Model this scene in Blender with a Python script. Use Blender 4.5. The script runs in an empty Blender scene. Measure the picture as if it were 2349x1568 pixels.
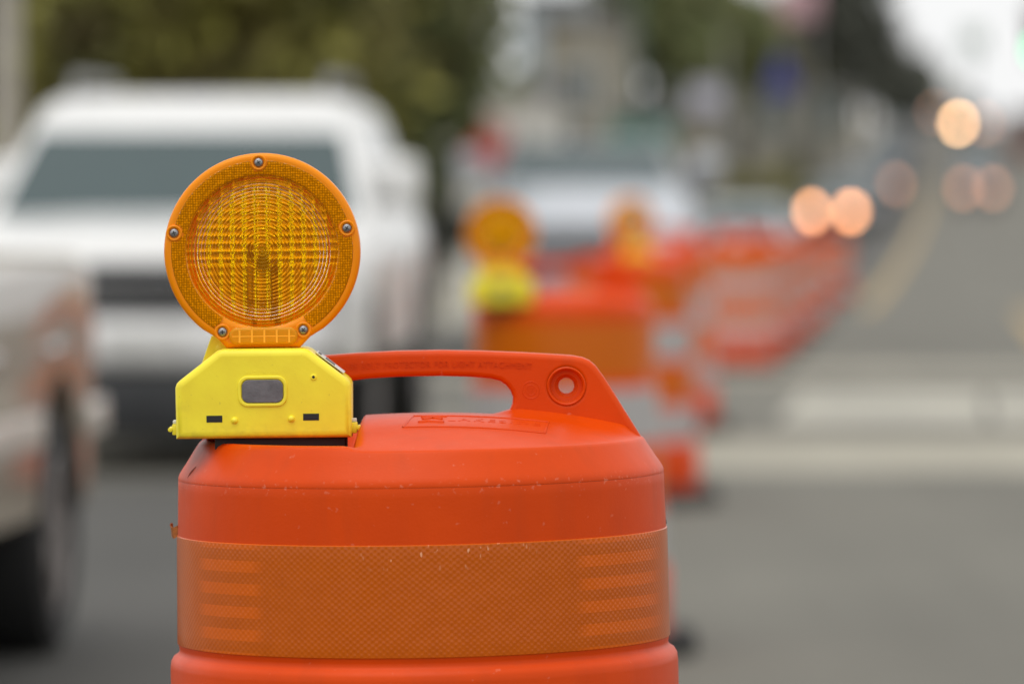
import bpy, bmesh, math, random
from mathutils import Vector, Matrix, Euler
random.seed(7)
PI = math.pi
R = math.radians
scene = bpy.context.scene
COL = scene.collection
H = 1.22                      # eye height of the camera
F = 13050.0                   # focal length in photo units
def V(x, y, d):               # photo point at distance d -> world
    return Vector(((x - 1174.5) / F * d, d, H - (y - 424) / F * d))

# ------------------------------------------------------------------ tagging
def tag(o, label=None, cat=None, group=None, kind=None):
    if label: o['label'] = label
    if cat: o['category'] = cat
    if group: o['group'] = group
    if kind: o['kind'] = kind
    return o
def thing(name, label, cat, loc=(0, 0, 0), rot=(0, 0, 0), group=None):
    o = bpy.data.objects.new(name, None); COL.objects.link(o)
    o.empty_display_size = 0.1
    o.location = loc; o.rotation_euler = rot
    return tag(o, label, cat, group)
def copy_tree(o, parent=None):
    c = o.copy(); COL.objects.link(c); c.parent = parent
    for ch in list(o.children): copy_tree(ch, c)
    return c

# ------------------------------------------------------------------ mesh builder
class MB:
    def __init__(s):
        s.v = []; s.f = []; s.m = []; s.uv = None
    def add(s, vs, fs, mi=0, M=None):
        b = len(s.v)
        for v in vs:
            v = Vector(v)
            if M is not None: v = M @ v
            s.v.append(v)
        for f in fs:
            s.f.append([b + i for i in f]); s.m.append(mi)
        return s
    def box(s, x0, x1, y0, y1, z0, z1, mi=0, M=None, bev=0.0, seg=2):
        if bev > 0:
            bm = bmesh.new(); bmesh.ops.create_cube(bm, size=1)
            for v in bm.verts:
                v.co = Vector(((x0 + x1) / 2 + v.co.x * (x1 - x0), (y0 + y1) / 2 + v.co.y * (y1 - y0), (z0 + z1) / 2 + v.co.z * (z1 - z0)))
            bmesh.ops.bevel(bm, geom=bm.edges[:], offset=bev, segments=seg, profile=0.5, affect='EDGES')
            return s.bm(bm, mi, M)
        vs = [(x0, y0, z0), (x1, y0, z0), (x1, y1, z0), (x0, y1, z0), (x0, y0, z1), (x1, y0, z1), (x1, y1, z1), (x0, y1, z1)]
        fs = [(0, 3, 2, 1), (4, 5, 6, 7), (0, 1, 5, 4), (1, 2, 6, 5), (2, 3, 7, 6), (3, 0, 4, 7)]
        return s.add(vs, fs, mi, M)
    def bm(s, bm, mi=0, M=None):
        bm.verts.ensure_lookup_table()
        bm.verts.index_update()
        s.add([v.co.copy() for v in bm.verts], [[v.index for v in f.verts] for f in bm.faces], mi, M)
        bm.free(); return s
    def lathe(s, prof, n=48, mi=0, M=None, cap0=False, cap1=False):
        vs = []; fs = []
        for (r, z) in prof:
            for k in range(n):
                a = 2 * PI * k / n
                vs.append((r * math.cos(a), r * math.sin(a), z))
        for i in range(len(prof) - 1):
            for k in range(n):
                k2 = (k + 1) % n
                fs.append((i * n + k, i * n + k2, (i + 1) * n + k2, (i + 1) * n + k))
        if cap0: fs.append([k for k in range(n)][::-1])
        if cap1: fs.append([(len(prof) - 1) * n + k for k in range(n)])
        return s.add(vs, fs, mi, M)
    def tube(s, pts, rad, n=10, mi=0, M=None, caps=True):
        pts = [Vector(p) for p in pts]
        rads = rad if isinstance(rad, (list, tuple)) else [rad] * len(pts)
        vs = []; fs = []
        for i, p in enumerate(pts):
            a = pts[max(i - 1, 0)]; b = pts[min(i + 1, len(pts) - 1)]
            t = (b - a).normalized()
            up = Vector((0, 0, 1)) if abs(t.z) < 0.9 else Vector((1, 0, 0))
            x = t.cross(up).normalized(); y = x.cross(t).normalized()
            for k in range(n):
                an = 2 * PI * k / n
                vs.append(p + (x * math.cos(an) + y * math.sin(an)) * rads[i])
        for i in range(len(pts) - 1):
            for k in range(n):
                k2 = (k + 1) % n
                fs.append((i * n + k, (i + 1) * n + k, (i + 1) * n + k2, i * n + k2))
        if caps:
            fs.append([k for k in range(n)]); fs.append([(len(pts) - 1) * n + k for k in range(n)][::-1])
        return s.add(vs, fs, mi, M)
    def build(s, name, mats, parent=None, smooth=True, ang=38, uv=None):
        me = bpy.data.meshes.new(name)
        me.from_pydata([tuple(v) for v in s.v], [], s.f)
        if not isinstance(mats, (list, tuple)): mats = [mats]
        for m in mats: me.materials.append(m)
        if len(mats) > 1:
            me.polygons.foreach_set('material_index', s.m)
        if smooth:
            me.polygons.foreach_set('use_smooth', [True] * len(me.polygons))
            me.update()
            me.set_sharp_from_angle(angle=R(ang))
        if uv:
            lay = me.uv_layers.new(name='UVMap')
            for lp in me.loops:
                lay.data[lp.index].uv = uv(me.vertices[lp.vertex_index].co)
        me.update()
        o = bpy.data.objects.new(name, me); COL.objects.link(o)
        if parent: o.parent = parent
        return o

TO_XZ = Matrix(((1, 0, 0, 0), (0, 0, -1, 0), (0, 1, 0, 0), (0, 0, 0, 1)))   # a curve drawn in x-y stands up facing -Y
def curve_mesh(loops, extrude, bevel=0.0, res=3):
    """filled 2D outlines (holes allowed), extruded both ways and bevelled -> verts, faces"""
    cu = bpy.data.curves.new('outline', 'CURVE'); cu.dimensions = '2D'; cu.fill_mode = 'BOTH'
    cu.extrude = extrude - bevel; cu.bevel_depth = bevel; cu.bevel_resolution = res; cu.offset = -bevel
    for lp in loops:
        sp = cu.splines.new('POLY'); sp.points.add(len(lp) - 1)
        for p, q in zip(sp.points, lp): p.co = (q[0], q[1], 0, 1)
        sp.use_cyclic_u = True
    o = bpy.data.objects.new('outline', cu)
    me = bpy.data.meshes.new_from_object(o)
    vs = [v.co.copy() for v in me.vertices]; fs = [list(p.vertices) for p in me.polygons]
    bpy.data.objects.remove(o); bpy.data.curves.remove(cu); bpy.data.meshes.remove(me)
    return vs, fs
def text_mesh(body, width, extrude, spacing=1.0, size=None):
    cu = bpy.data.curves.new('lettering', 'FONT'); cu.body = body; cu.extrude = extrude; cu.space_character = spacing
    cu.align_x = 'CENTER'; cu.resolution_u = 3
    o = bpy.data.objects.new('lettering', cu)
    me = bpy.data.meshes.new_from_object(o)
    xs = [v.co.x for v in me.vertices]; ys = [v.co.y for v in me.vertices]
    k = width / (max(xs) - min(xs)); cx = (max(xs) + min(xs)) / 2; cy = (max(ys) + min(ys)) / 2
    vs = [Vector(((v.co.x - cx) * k, (v.co.y - cy) * k, v.co.z)) for v in me.vertices]
    fs = [list(p.vertices) for p in me.polygons]
    bpy.data.objects.remove(o); bpy.data.curves.remove(cu); bpy.data.meshes.remove(me)
    return vs, fs
def rrect(w, h, r, n=6, cx=0, cy=0):
    out = []
    for (sx, sy, a0) in ((1, 1, 0), (-1, 1, 90), (-1, -1, 180), (1, -1, 270)):
        for k in range(n + 1):
            a = R(a0 + 90 * k / n)
            out.append((cx + sx * (w / 2 - r) + r * math.cos(a), cy + sy * (h / 2 - r) + r * math.sin(a)))
    return out
def circ(r, n=48, cx=0, cy=0):
    return [(cx + r * math.cos(2 * PI * k / n), cy + r * math.sin(2 * PI * k / n)) for k in range(n)]
def sstep(a, b, x):
    t = min(1, max(0, (x - a) / (b - a))); return t * t * (3 - 2 * t)

# ------------------------------------------------------------------ materials
class NT:
    def __init__(s, name):
        s.mat = bpy.data.materials.new(name); s.mat.use_nodes = True
        s.t = s.mat.node_tree; s.t.nodes.clear()
        s.out = s.t.nodes.new('ShaderNodeOutputMaterial')
    def n(s, typ, **kw):
        nd = s.t.nodes.new(typ)
        for k, v in kw.items():
            if k.startswith('i_'):
                key = k[2:]
                nd.inputs[int(key) if key.isdigit() else key.replace('_', ' ')].default_value = v
            else: setattr(nd, k, v)
        return nd
    def l(s, a, b): s.t.links.new(a, b)
    def math(s, op, a, b=None, clamp=False):
        nd = s.t.nodes.new('ShaderNodeMath'); nd.operation = op; nd.use_clamp = clamp
        for i, q in enumerate((a, b)):
            if q is None: continue
            if isinstance(q, (int, float)): nd.inputs[i].default_value = q
            else: s.l(q, nd.inputs[i])
        return nd.outputs[0]
    def mix(s, f, a, b):
        nd = s.t.nodes.new('ShaderNodeMix'); nd.data_type = 'RGBA'
        for idx, q in ((0, f), (6, a), (7, b)):
            if isinstance(q, (int, float)): nd.inputs[idx].default_value = q
            elif isinstance(q, tuple): nd.inputs[idx].default_value = (*q[:3], 1)
            else: s.l(q, nd.inputs[idx])
        return nd.outputs[2]
    def coord(s, which='Object'): return s.n('ShaderNodeTexCoord').outputs[which]
    def noise(s, vec, scale, detail=3, rough=0.55):
        nd = s.n('ShaderNodeTexNoise', i_Scale=scale, i_Detail=detail, i_Roughness=rough)
        s.l(vec, nd.inputs['Vector']); return nd.outputs['Fac']
    def ramp(s, fac, a, b):
        nd = s.n('ShaderNodeMapRange', clamp=True, i_1=a, i_2=b); s.l(fac, nd.inputs[0]); return nd.outputs[0]
def P(nt, **kw):
    b = nt.n('ShaderNodeBsdfPrincipled')
    for k, v in kw.items():
        k = {'spec': 'Specular IOR Level', 'col': 'Base Color', 'rough': 'Roughness', 'metal': 'Metallic', 'trans': 'Transmission Weight', 'coat': 'Coat Weight', 'coatr': 'Coat Roughness', 'ior': 'IOR', 'sss': 'Subsurface Weight'}.get(k, k)
        if k == 'Base Color' and isinstance(v, tuple): v = (*v[:3], 1)
        if isinstance(v, (int, float, tuple)): b.inputs[k].default_value = v
        else: nt.l(v, b.inputs[k])
    return b
def mat(name, col, rough=0.5, metal=0.0, var=0.12, scale=6.0, bump=0.0, bscale=60, spec=0.5, coat=0.0, col2=None, trans=0.0):
    nt = NT(name); co = nt.coord()
    f = nt.ramp(nt.noise(co, scale, 4), 0.3, 0.7)
    c2 = col2 or tuple(c * (1 - var * 2) for c in col)
    b = P(nt, col=nt.mix(f, tuple(min(1, c * (1 + var * 0.5)) for c in col), c2), metal=metal, spec=spec, coat=coat, trans=trans,
          rough=nt.math('ADD', nt.math('MULTIPLY', nt.noise(co, scale * 3, 2), 0.16), max(rough - 0.08, 0.0)))
    if bump:
        bp = nt.n('ShaderNodeBump', i_Strength=bump, i_Distance=0.002)
        nt.l(nt.noise(co, bscale, 4), bp.inputs['Height']); nt.l(bp.outputs[0], b.inputs['Normal'])
    nt.l(b.outputs[0], nt.out.inputs[0]); return nt.mat
def emit(name, col, s):
    nt = NT(name); e = nt.n('ShaderNodeEmission', i_Strength=s); e.inputs[0].default_value = (*col, 1)
    nt.l(e.outputs[0], nt.out.inputs[0]); return nt.mat

def orange_plastic(name, scuff_z=None):
    nt = NT(name); co = nt.coord()
    big = nt.ramp(nt.noise(co, 9, 4), 0.3, 0.7)
    col = nt.mix(big, (0.68, 0.062, 0.0), (0.60, 0.051, 0.0))
    mpd = nt.n('ShaderNodeMapping'); mpd.inputs['Scale'].default_value = (1, 1, 0.12); nt.l(co, mpd.inputs[0])
    col = nt.mix(nt.math('MULTIPLY', nt.ramp(nt.noise(mpd.outputs[0], 38, 4), 0.5, 0.75), 0.22), col, (0.42, 0.05, 0.008))
    if scuff_z is not None:                       # chalky scuffs along the rim where drums get stacked
        sep = nt.n('ShaderNodeSeparateXYZ'); nt.l(co, sep.inputs[0])
        dz = nt.math('ABSOLUTE', nt.math('SUBTRACT', sep.outputs[2], scuff_z))
        near = nt.math('SUBTRACT', 1.0, nt.math('MULTIPLY', dz, 110.0), True)
        sp = nt.ramp(nt.noise(co, 190, 2), 0.62, 0.68)
        col = nt.mix(nt.math('MULTIPLY', nt.math('MULTIPLY', sp, near), 0.24), col, (0.80, 0.42, 0.30))
        sp2 = nt.ramp(nt.noise(co, 110, 2), 0.70, 0.75)
        col = nt.mix(nt.math('MULTIPLY', sp2, 0.2), col, (0.75, 0.3, 0.2))
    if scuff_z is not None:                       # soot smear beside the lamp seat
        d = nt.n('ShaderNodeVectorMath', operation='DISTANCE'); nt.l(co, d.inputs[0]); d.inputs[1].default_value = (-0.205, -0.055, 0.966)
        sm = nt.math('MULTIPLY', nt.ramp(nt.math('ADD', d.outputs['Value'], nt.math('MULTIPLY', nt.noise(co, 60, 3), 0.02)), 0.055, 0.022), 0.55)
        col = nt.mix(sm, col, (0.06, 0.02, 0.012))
    rough = nt.math('ADD', nt.math('MULTIPLY', nt.noise(co, 24, 3), 0.14), 0.33)
    b = P(nt, col=col, rough=rough, spec=0.16)
    bp = nt.n('ShaderNodeBump', i_Strength=0.12, i_Distance=0.0012)
    nt.l(nt.math('ADD', nt.noise(co, 420, 3), nt.math('MULTIPLY', nt.noise(co, 40, 2), 1.2)), bp.inputs['Height'])
    nt.l(bp.outputs[0], b.inputs['Normal'])
    nt.l(b.outputs[0], nt.out.inputs[0]); return nt.mat

def sheeting(name, base, dark, light, fine=True):
    """prismatic reflective sheeting: UV in metres (arc length, height)"""
    nt = NT(name); uv = nt.coord('UV')
    sep = nt.n('ShaderNodeSeparateXYZ'); nt.l(uv, sep.inputs[0]); u, v = sep.outputs[0], sep.outputs[1]
    a = nt.math('SINE', nt.math('MULTIPLY', u, 2 * PI / 0.0070))
    c = nt.math('SINE', nt.math('MULTIPLY', v, 2 * PI / 0.0058))
    dia = nt.math('ADD', nt.math('MULTIPLY', a, c), nt.math('MULTIPLY', nt.math('SUBTRACT', nt.noise(uv, 160, 2), 0.5), 0.9))
    cells = nt.ramp(dia, 0.1, 0.8)
    sheen_rows = nt.math('GREATER_THAN', nt.math('SINE', nt.math('MULTIPLY', v, 2 * PI / 0.0215)), 0.0)
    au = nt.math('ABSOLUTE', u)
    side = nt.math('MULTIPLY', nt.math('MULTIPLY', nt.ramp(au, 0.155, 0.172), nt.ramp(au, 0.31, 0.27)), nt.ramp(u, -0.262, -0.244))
    n1 = nt.ramp(nt.noise(uv, 55, 3), 0.35, 0.7)
    col = nt.mix(nt.math('MULTIPLY', cells, 0.30), base, dark)
    col = nt.mix(nt.math('MULTIPLY', n1, 0.22), col, dark)
    col = nt.mix(nt.math('MULTIPLY', nt.math('MULTIPLY', sheen_rows, side), 0.55), col, light)  # angle-dependent sheen of the prisms, painted into the colour as pale side bars
    if fine:                                       # a few pale chips near the upper edge
        mp = nt.n('ShaderNodeMapping'); mp.inputs['Scale'].default_value = (1.5, 0.7, 1); mp.inputs['Rotation'].default_value = (0, 0, 0.3); nt.l(uv, mp.inputs[0])
        ch = nt.ramp(nt.noise(mp.outputs[0], 125, 1), 0.66, 0.70)
        zone = nt.math('MULTIPLY', nt.ramp(v, 0.862, 0.874), nt.ramp(u, 0.12, 0.08))
        zone = nt.math('MULTIPLY', zone, nt.ramp(u, -0.06, -0.03))
        col = nt.mix(nt.math('MULTIPLY', ch, zone), col, (0.75, 0.34, 0.18))
        ed = nt.ramp(nt.math('ABSOLUTE', nt.math('SUBTRACT', v, 0.8335)), 0.0520, 0.0527)
        col = nt.mix(nt.math('MULTIPLY', ed, 0.5), col, light)
    b = P(nt, col=col, rough=0.36, spec=0.10, coat=0.4, coatr=0.05)
    bp = nt.n('ShaderNodeBump', i_Strength=0.15, i_Distance=0.0006); nt.l(dia, bp.inputs['Height'])
    bp2 = nt.n('ShaderNodeBump', i_Strength=0.16, i_Distance=0.004); nt.l(nt.noise(uv, 26, 3), bp2.inputs['Height'])
    nt.l(bp.outputs[0], bp2.inputs['Normal'])
    nt.l(bp2.outputs[0], b.inputs['Normal']); nt.l(bp2.outputs[0], b.inputs['Coat Normal'])
    nt.l(b.outputs[0], nt.out.inputs[0]); return nt.mat

def amber(name, trans, col, rough=0.12, transl=0.3, hexbump=False, dif=0.0, dcol=(1, 0.25, 0)):
    nt = NT(name); co = nt.coord()
    b = P(nt, col=col, trans=trans, rough=rough, ior=1.49, spec=0.2); b.inputs['Specular Tint'].default_value = (1.0, 0.55, 0.1, 1)
    t = nt.n('ShaderNodeBsdfTranslucent'); t.inputs[0].default_value = (*col, 1)
    if hexbump:
        vo = nt.n('ShaderNodeTexVoronoi', i_Scale=430.0, i_Randomness=0.25); nt.l(co, vo.inputs['Vector'])
        bp = nt.n('ShaderNodeBump', i_Strength=0.7, i_Distance=0.0012); nt.l(vo.outputs['Distance'], bp.inputs['Height'])
        nt.l(bp.outputs[0], b.inputs['Normal'])
        cm = nt.mix(nt.ramp(vo.outputs['Distance'], 0.25, 0.6), col, tuple(c * 0.45 for c in col)); nt.l(cm, b.inputs['Base Color'])
    m = nt.n('ShaderNodeMixShader', i_0=transl); nt.l(b.outputs[0], m.inputs[1]); nt.l(t.outputs[0], m.inputs[2])
    sh = m.outputs[0]
    if dif:                                        # milky share of the moulded plastic
        d = P(nt, col=dcol, rough=0.3, spec=0.25); m2 = nt.n('ShaderNodeMixShader', i_0=dif)
        nt.l(sh, m2.inputs[1]); nt.l(d.outputs[0], m2.inputs[2]); sh = m2.outputs[0]
    nt.l(sh, nt.out.inputs[0]); return nt.mat

M = {}
M['orange'] = orange_plastic('orange_drum_plastic', 0.940)
M['orange_plain'] = orange_plastic('orange_drum_plastic_plain')
M['sheet_orange'] = sheeting('orange_prismatic_sheeting', (0.53, 0.098, 0.0), (0.40, 0.066, 0.0), (0.74, 0.125, 0.0))
M['sheet_orange_plain'] = sheeting('orange_prismatic_sheeting_plain', (0.62, 0.13, 0.0), (0.46, 0.085, 0.0), (0.74, 0.15, 0.0), False)
M['sheet_white'] = sheeting('white_prismatic_sheeting', (0.44, 0.42, 0.41), (0.34, 0.33, 0.33), (0.5, 0.48, 0.47), False)
M['rubber'] = mat('black_rubber', (0.022, 0.021, 0.02), 0.8, var=0.2, bump=0.3)
M['yellow'] = mat('yellow_plastic', (0.95, 0.81, 0.035), 0.42, var=0.06, scale=22, bump=0.05, bscale=300)
def grimy_yellow(name):
    nt = NT(name); co = nt.coord(); sep = nt.n('ShaderNodeSeparateXYZ'); nt.l(co, sep.inputs[0])
    col = nt.mix(nt.ramp(nt.noise(co, 22, 4), 0.3, 0.7), (0.96, 0.82, 0.036), (0.86, 0.70, 0.03))
    low = nt.math('MULTIPLY', nt.ramp(sep.outputs[2], 0.016, 0.0), nt.ramp(nt.noise(co, 130, 4), 0.42, 0.68))
    end = nt.math('MULTIPLY', nt.ramp(nt.math('ABSOLUTE', sep.outputs[0]), 0.066, 0.084), nt.ramp(nt.noise(co, 95, 4), 0.45, 0.7))
    spk = nt.ramp(nt.noise(co, 260, 2), 0.70, 0.76)
    g = nt.math('MAXIMUM', nt.math('MULTIPLY', low, 0.26), nt.math('MULTIPLY', end, 0.18)); g = nt.math('MAXIMUM', g, nt.math('MULTIPLY', spk, 0.25))
    col = nt.mix(g, col, (0.26, 0.17, 0.05))
    b = P(nt, col=col, rough=nt.math('ADD', nt.math('MULTIPLY', nt.noise(co, 50, 3), 0.2), 0.32), spec=0.4)
    bp = nt.n('ShaderNodeBump', i_Strength=0.06, i_Distance=0.002); nt.l(nt.noise(co, 300, 3), bp.inputs['Height']); nt.l(bp.outputs[0], b.inputs['Normal'])
    nt.l(b.outputs[0], nt.out.inputs[0]); return nt.mat
M['yellow_case'] = grimy_yellow('grimy_yellow_plastic')
M['button'] = mat('grey_rubber_button', (0.16, 0.155, 0.165), 0.7, var=0.18, scale=90, bump=0.2, bscale=500)
M['black'] = mat('black_plastic', (0.012, 0.012, 0.012), 0.5)
M['whiteplastic'] = mat('white_plastic', (0.7, 0.7, 0.68), 0.5)
M['steel'] = mat('screw_steel', (0.33, 0.33, 0.34), 0.42, metal=1.0)
M['amber_rim'] = amber('amber_rim_plastic', 0.85, (1.0, 0.50, 0.0), 0.2, 0.1, False, 0.82, (1.0, 0.30, 0.0))
M['amber_lens'] = amber('amber_lens_clear', 0.98, (1.0, 0.59, 0.0), 0.01, 0.0, False, 0.05, (1.0, 0.42, 0.0))
M['amber_rib'] = mat('amber_rib_plastic', (1.0, 0.42, 0.01), 0.35, var=0.02)
M['amber_window'] = amber('amber_window_plastic', 0.85, (1.0, 0.55, 0.02), 0.12, 0.1, False, 0.45, (1.0, 0.42, 0.01))
M['amber_reflex'] = amber('amber_reflex_prisms', 0.1, (0.98, 0.34, 0.0), 0.25, 0.05, True)
M['board'] = mat('dark_lamp_stem', (0.24, 0.11, 0.01), 0.5)
M['bulb'] = mat('lamp_dome', (0.8, 0.55, 0.1), 0.1, trans=0.6)

# ------------------------------------------------------------------ setting: ground profile
PROF = [(-60, 0), (0, 0), (12, 0), (22, 0), (29, -.03), (42, -.14), (52, -.25), (69, -.42), (89, -.57), (120, -.6), (150, -.5), (180, -.31), (232, .46), (280, 1.9), (330, 3.8), (435, 5.9), (520, 6.6), (700, 6.8), (1200, 6.8), (4000, 6.8)]
def gz(y):
    for i in range(len(PROF) - 1):
        if y <= PROF[i + 1][0]:
            (x0, z0), (x1, z1) = PROF[i], PROF[i + 1]
            def sl(j):
                j0, j1 = max(j - 1, 0), min(j + 1, len(PROF) - 1)
                return (PROF[j1][1] - PROF[j0][1]) / (PROF[j1][0] - PROF[j0][0])
            h = x1 - x0; t = (y - x0) / h; m0 = sl(i) * h; m1 = sl(i + 1) * h
            return (2*t**3 - 3*t*t + 1) * z0 + (t**3 - 2*t*t + t) * m0 + (-2*t**3 + 3*t*t) * z1 + (t**3 - t*t) * m1
    return PROF[-1][1]
K = 0.0786                                       # the road runs this much to the right per metre
def rx(x0, y): return x0 + K * y
HEAD = -math.atan(K)
YS = [-60, -30, -10, 0] + list(range(4, 120, 4)) + list(range(120, 540, 10)) + [560, 600, 700, 900, 1300, 2000, 4000]
def strip(name, x0, x1, ya, yb, lift, m, xs=None, along=True, thick=0.0):
    ys = [ya] + [y for y in YS if ya < y < yb] + [yb]
    mb = MB(); vs = []; fs = []
    fx = (lambda x, y: rx(x, y)) if along else (lambda x, y: x)
    for y in ys:
        if thick: vs += [(fx(x0, y), y, gz(y) - 0.1), (fx(x0, y), y, gz(y) + lift), (fx(x1, y), y, gz(y) + lift), (fx(x1, y), y, gz(y) - 0.1)]
        else: vs += [(fx(x0, y), y, gz(y) + lift), (fx(x1, y), y, gz(y) + lift)]
    n = 4 if thick else 2
    for i in range(len(ys) - 1):
        for k in range(n - 1):
            fs.append((i * n + k + 1, i * n + k, (i + 1) * n + k, (i + 1) * n + k + 1))
    if thick:
        fs.append((0, 1, 2, 3)); b = (len(ys) - 1) * 4; fs.append((b + 3, b + 2, b + 1, b))
    mb.add(vs, fs)
    o = mb.build(name, m, None, smooth=not thick)
    return tag(o, kind='structure')

def asphalt(name, c1, c2, scale=0.5):
    nt = NT(name); co = nt.coord()
    big = nt.ramp(nt.noise(co, scale, 5, 0.6), 0.3, 0.7); sm = nt.ramp(nt.noise(co, 90, 3), 0.3, 0.75)
    mp = nt.n('ShaderNodeMapping'); mp.inputs['Scale'].default_value = (2.2, 0.12, 1); mp.inputs['Rotation'].default_value = (0, 0, -HEAD); nt.l(co, mp.inputs[0])
    tr = nt.ramp(nt.noise(mp.outputs[0], 0.8, 3), 0.35, 0.7)
    col = nt.mix(big, c1, c2); col = nt.mix(nt.math('MULTIPLY', sm, 0.3), col, tuple(c * 0.6 for c in c1)); col = nt.mix(nt.math('MULTIPLY', tr, 0.45), col, tuple(c * 0.7 for c in c2))
    b = P(nt, col=col, rough=0.85, spec=0.3)
    bp = nt.n('ShaderNodeBump', i_Strength=0.5, i_Distance=0.006); nt.l(nt.noise(co, 120, 3), bp.inputs['Height']); nt.l(bp.outputs[0], b.inputs['Normal'])
    nt.l(b.outputs[0], nt.out.inputs[0]); return nt.mat
M['asph_old'] = asphalt('old_asphalt', (0.180, 0.172, 0.144), (0.140, 0.134, 0.113))
M['asph_dark'] = asphalt('newer_asphalt', (0.095, 0.092, 0.084), (0.075, 0.073, 0.067))
M['soil'] = mat('verge_soil', (0.12, 0.105, 0.075), 0.9, scale=0.8, var=0.2)
M['concrete'] = asphalt('pale_concrete', (0.40, 0.375, 0.305), (0.34, 0.318, 0.26))
M['paint_w'] = mat('worn_white_paint', (0.50, 0.47, 0.39), 0.75, scale=1.1, col2=(0.26, 0.25, 0.215))
M['paint_y'] = mat('worn_yellow_paint', (0.42, 0.29, 0.11), 0.7, var=0.1, scale=3)

mb = MB(); vs = []; fs = []
XS = [-2500, -600, -150, -40, -10, 0, 10, 40, 150, 600, 2500]
for y in YS:
    for x in XS: vs.append((x, y, gz(y) - 0.012))
for i in range(len(YS) - 1):
    for k in range(len(XS) - 1):
        a = i * len(XS) + k; fs.append((a, a + 1, a + 1 + len(XS), a + len(XS)))
tag(mb.add(vs, fs).build('ground', M['soil']), kind='structure')
strip('road', -5.0, 10.0, -50, 700, 0.0, M['asph_old'])
strip('dark_traffic_lane', -4.9, -1.75, -50, 23.3, 0.004, M['asph_dark'])
strip('dark_traffic_lane', -4.9, -1.75, 36.5, 690, 0.004, M['asph_dark'])
strip('pavement', -9.0, -5.16, -50, 690, 0.13, M['concrete'], thick=0.2)
strip('kerb', -5.16, -5.0, -50, 690, 0.135, mat('kerb_stone', (0.36, 0.35, 0.32), 0.8), thick=0.2)
strip('concrete_crossing_strip', -4.9, 9.9, 24.2, 27.9, 0.004, M['concrete'])
strip('concrete_crossing_strip', -4.9, 9.9, 39.5, 42.5, 0.004, M['concrete'])
k = 0
for i in range(3, 12):                              # ladder crosswalk bars lie on the road
    x0 = -4.45 + i * 1.16
    strip('crosswalk_marking', x0, x0 + 1.11, 30.2, 35.0, 0.004, M['paint_w'])
strip('stop_line_marking', -1.2, 9.9, 37.6, 38.0, 0.004, M['paint_w'])
strip('yellow_lane_line', -1.42, -1.22, 80, 260, 0.008, M['paint_y'])
strip('yellow_lane_line', 0.72, 0.90, 44, 76, 0.008, M['paint_y'])

# ------------------------------------------------------------------ the near drum
S1 = F / 5.5
DR = thing('traffic_drum', 'large orange drum nearest the camera carrying the sharp amber warning light, scuffed around its rim', 'traffic drum',
           (-0.0715, 5.5, 0), (0, R(-1.0), 0), 'orange drums closing the lane')
DRI = (Matrix.Translation(DR.location) @ Euler(DR.rotation_euler).to_matrix().to_4x4()).inverted()
def L1(px, py, d=5.5):                           # photo point -> drum-local x,z
    p = DRI @ V(px, py, d); return (p.x, p.z)

def drum_body_profile(ztop, steps):
    prof = [(0.2285, ztop + 0.0002), (0.2345, ztop), (0.2347, ztop - 0.0006)]
    return prof + steps
body = drum_body_profile(0.9395, [(0.2350, 0.930), (0.2362, 0.885), (0.2375, 0.782), (0.2366, 0.778), (0.2364, 0.7745), (0.2385, 0.7715), (0.2425, 0.7690), (0.2448, 0.7650), (0.2456, 0.759),
        (0.2462, 0.65), (0.2455, 0.606), (0.2462, 0.603), (0.2490, 0.600), (0.2535, 0.595), (0.2548, 0.586), (0.2556, 0.48), (0.255, 0.432), (0.256, 0.428), (0.261, 0.424), (0.2645, 0.415), (0.2655, 0.30), (0.265, 0.262), (0.268, 0.257), (0.2745, 0.248), (0.2755, 0.11), (0.272, 0.075), (0.30, 0.055), (0.30, 0.0)])
def dense(prof, n=1):
    return prof
MB().lathe(body[::-1], 160).build('body', M['orange'], DR, ang=50)

# lid: a height map in polar rings with a dished seat for the lamp on the left
RT, ZT = 0.214, 0.9735
def lidz(x, y):
    r = math.hypot(x, y)
    z = ZT + 0.0255 * (1 - (min(r, RT) / RT) ** 2.3)
    # shoulders that sweep up to the handle
    ax = abs(x)
    if ax > 0.06:
        d = max(0, abs(y) - 0.014)
        z += 0.009 * math.exp(-(d / 0.012) ** 1.3) * sstep(0.065, 0.10, ax) * (1 - sstep(0.195, 0.213, r))
    # seat
    m = 1 - sstep(-0.070, -0.053, x)
    lip = 1 - sstep(0.190, 0.206, r)
    z += 0.003 * m * math.exp(-((r - 0.209) / 0.006) ** 2)
    z = z * (1 - m * lip) + 0.9560 * m * lip
    return z
rings = [0.0, 0.01] + [0.01 + (RT - 0.01) * i / 52 for i in range(1, 53)]
NA = 240
vs = [(0, 0, lidz(0, 0))]; fs = []
out_prof = [(0.2155, -0.0008), (0.2172, -0.0030), (0.2192, -0.0062), (0.2270, -0.0185), (0.2312, -0.0245), (0.2332, -0.0278), (0.2345, -0.0310), (0.2347, -0.0330), (0.2347, -0.0338), (0.2320, -0.0339)]
allr = [(r, None) for r in rings[1:]] + out_prof
for (r, dz) in allr:
    for k in range(NA):
        a = 2 * PI * k / NA; x, y = r * math.cos(a), r * math.sin(a)
        vs.append((x, y, lidz(x, y) if dz is None else ZT + dz))
for k in range(NA): fs.append((0, 1 + k, 1 + (k + 1) % NA))
for i in range(len(allr) - 1):
    for k in range(NA):
        k2 = (k + 1) % NA; a = 1 + i * NA; b = a + NA
        fs.append((a + k, b + k, b + k2, a + k2))
LID = MB().add(vs, fs).build('lid', M['orange'], DR, ang=60)
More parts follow.
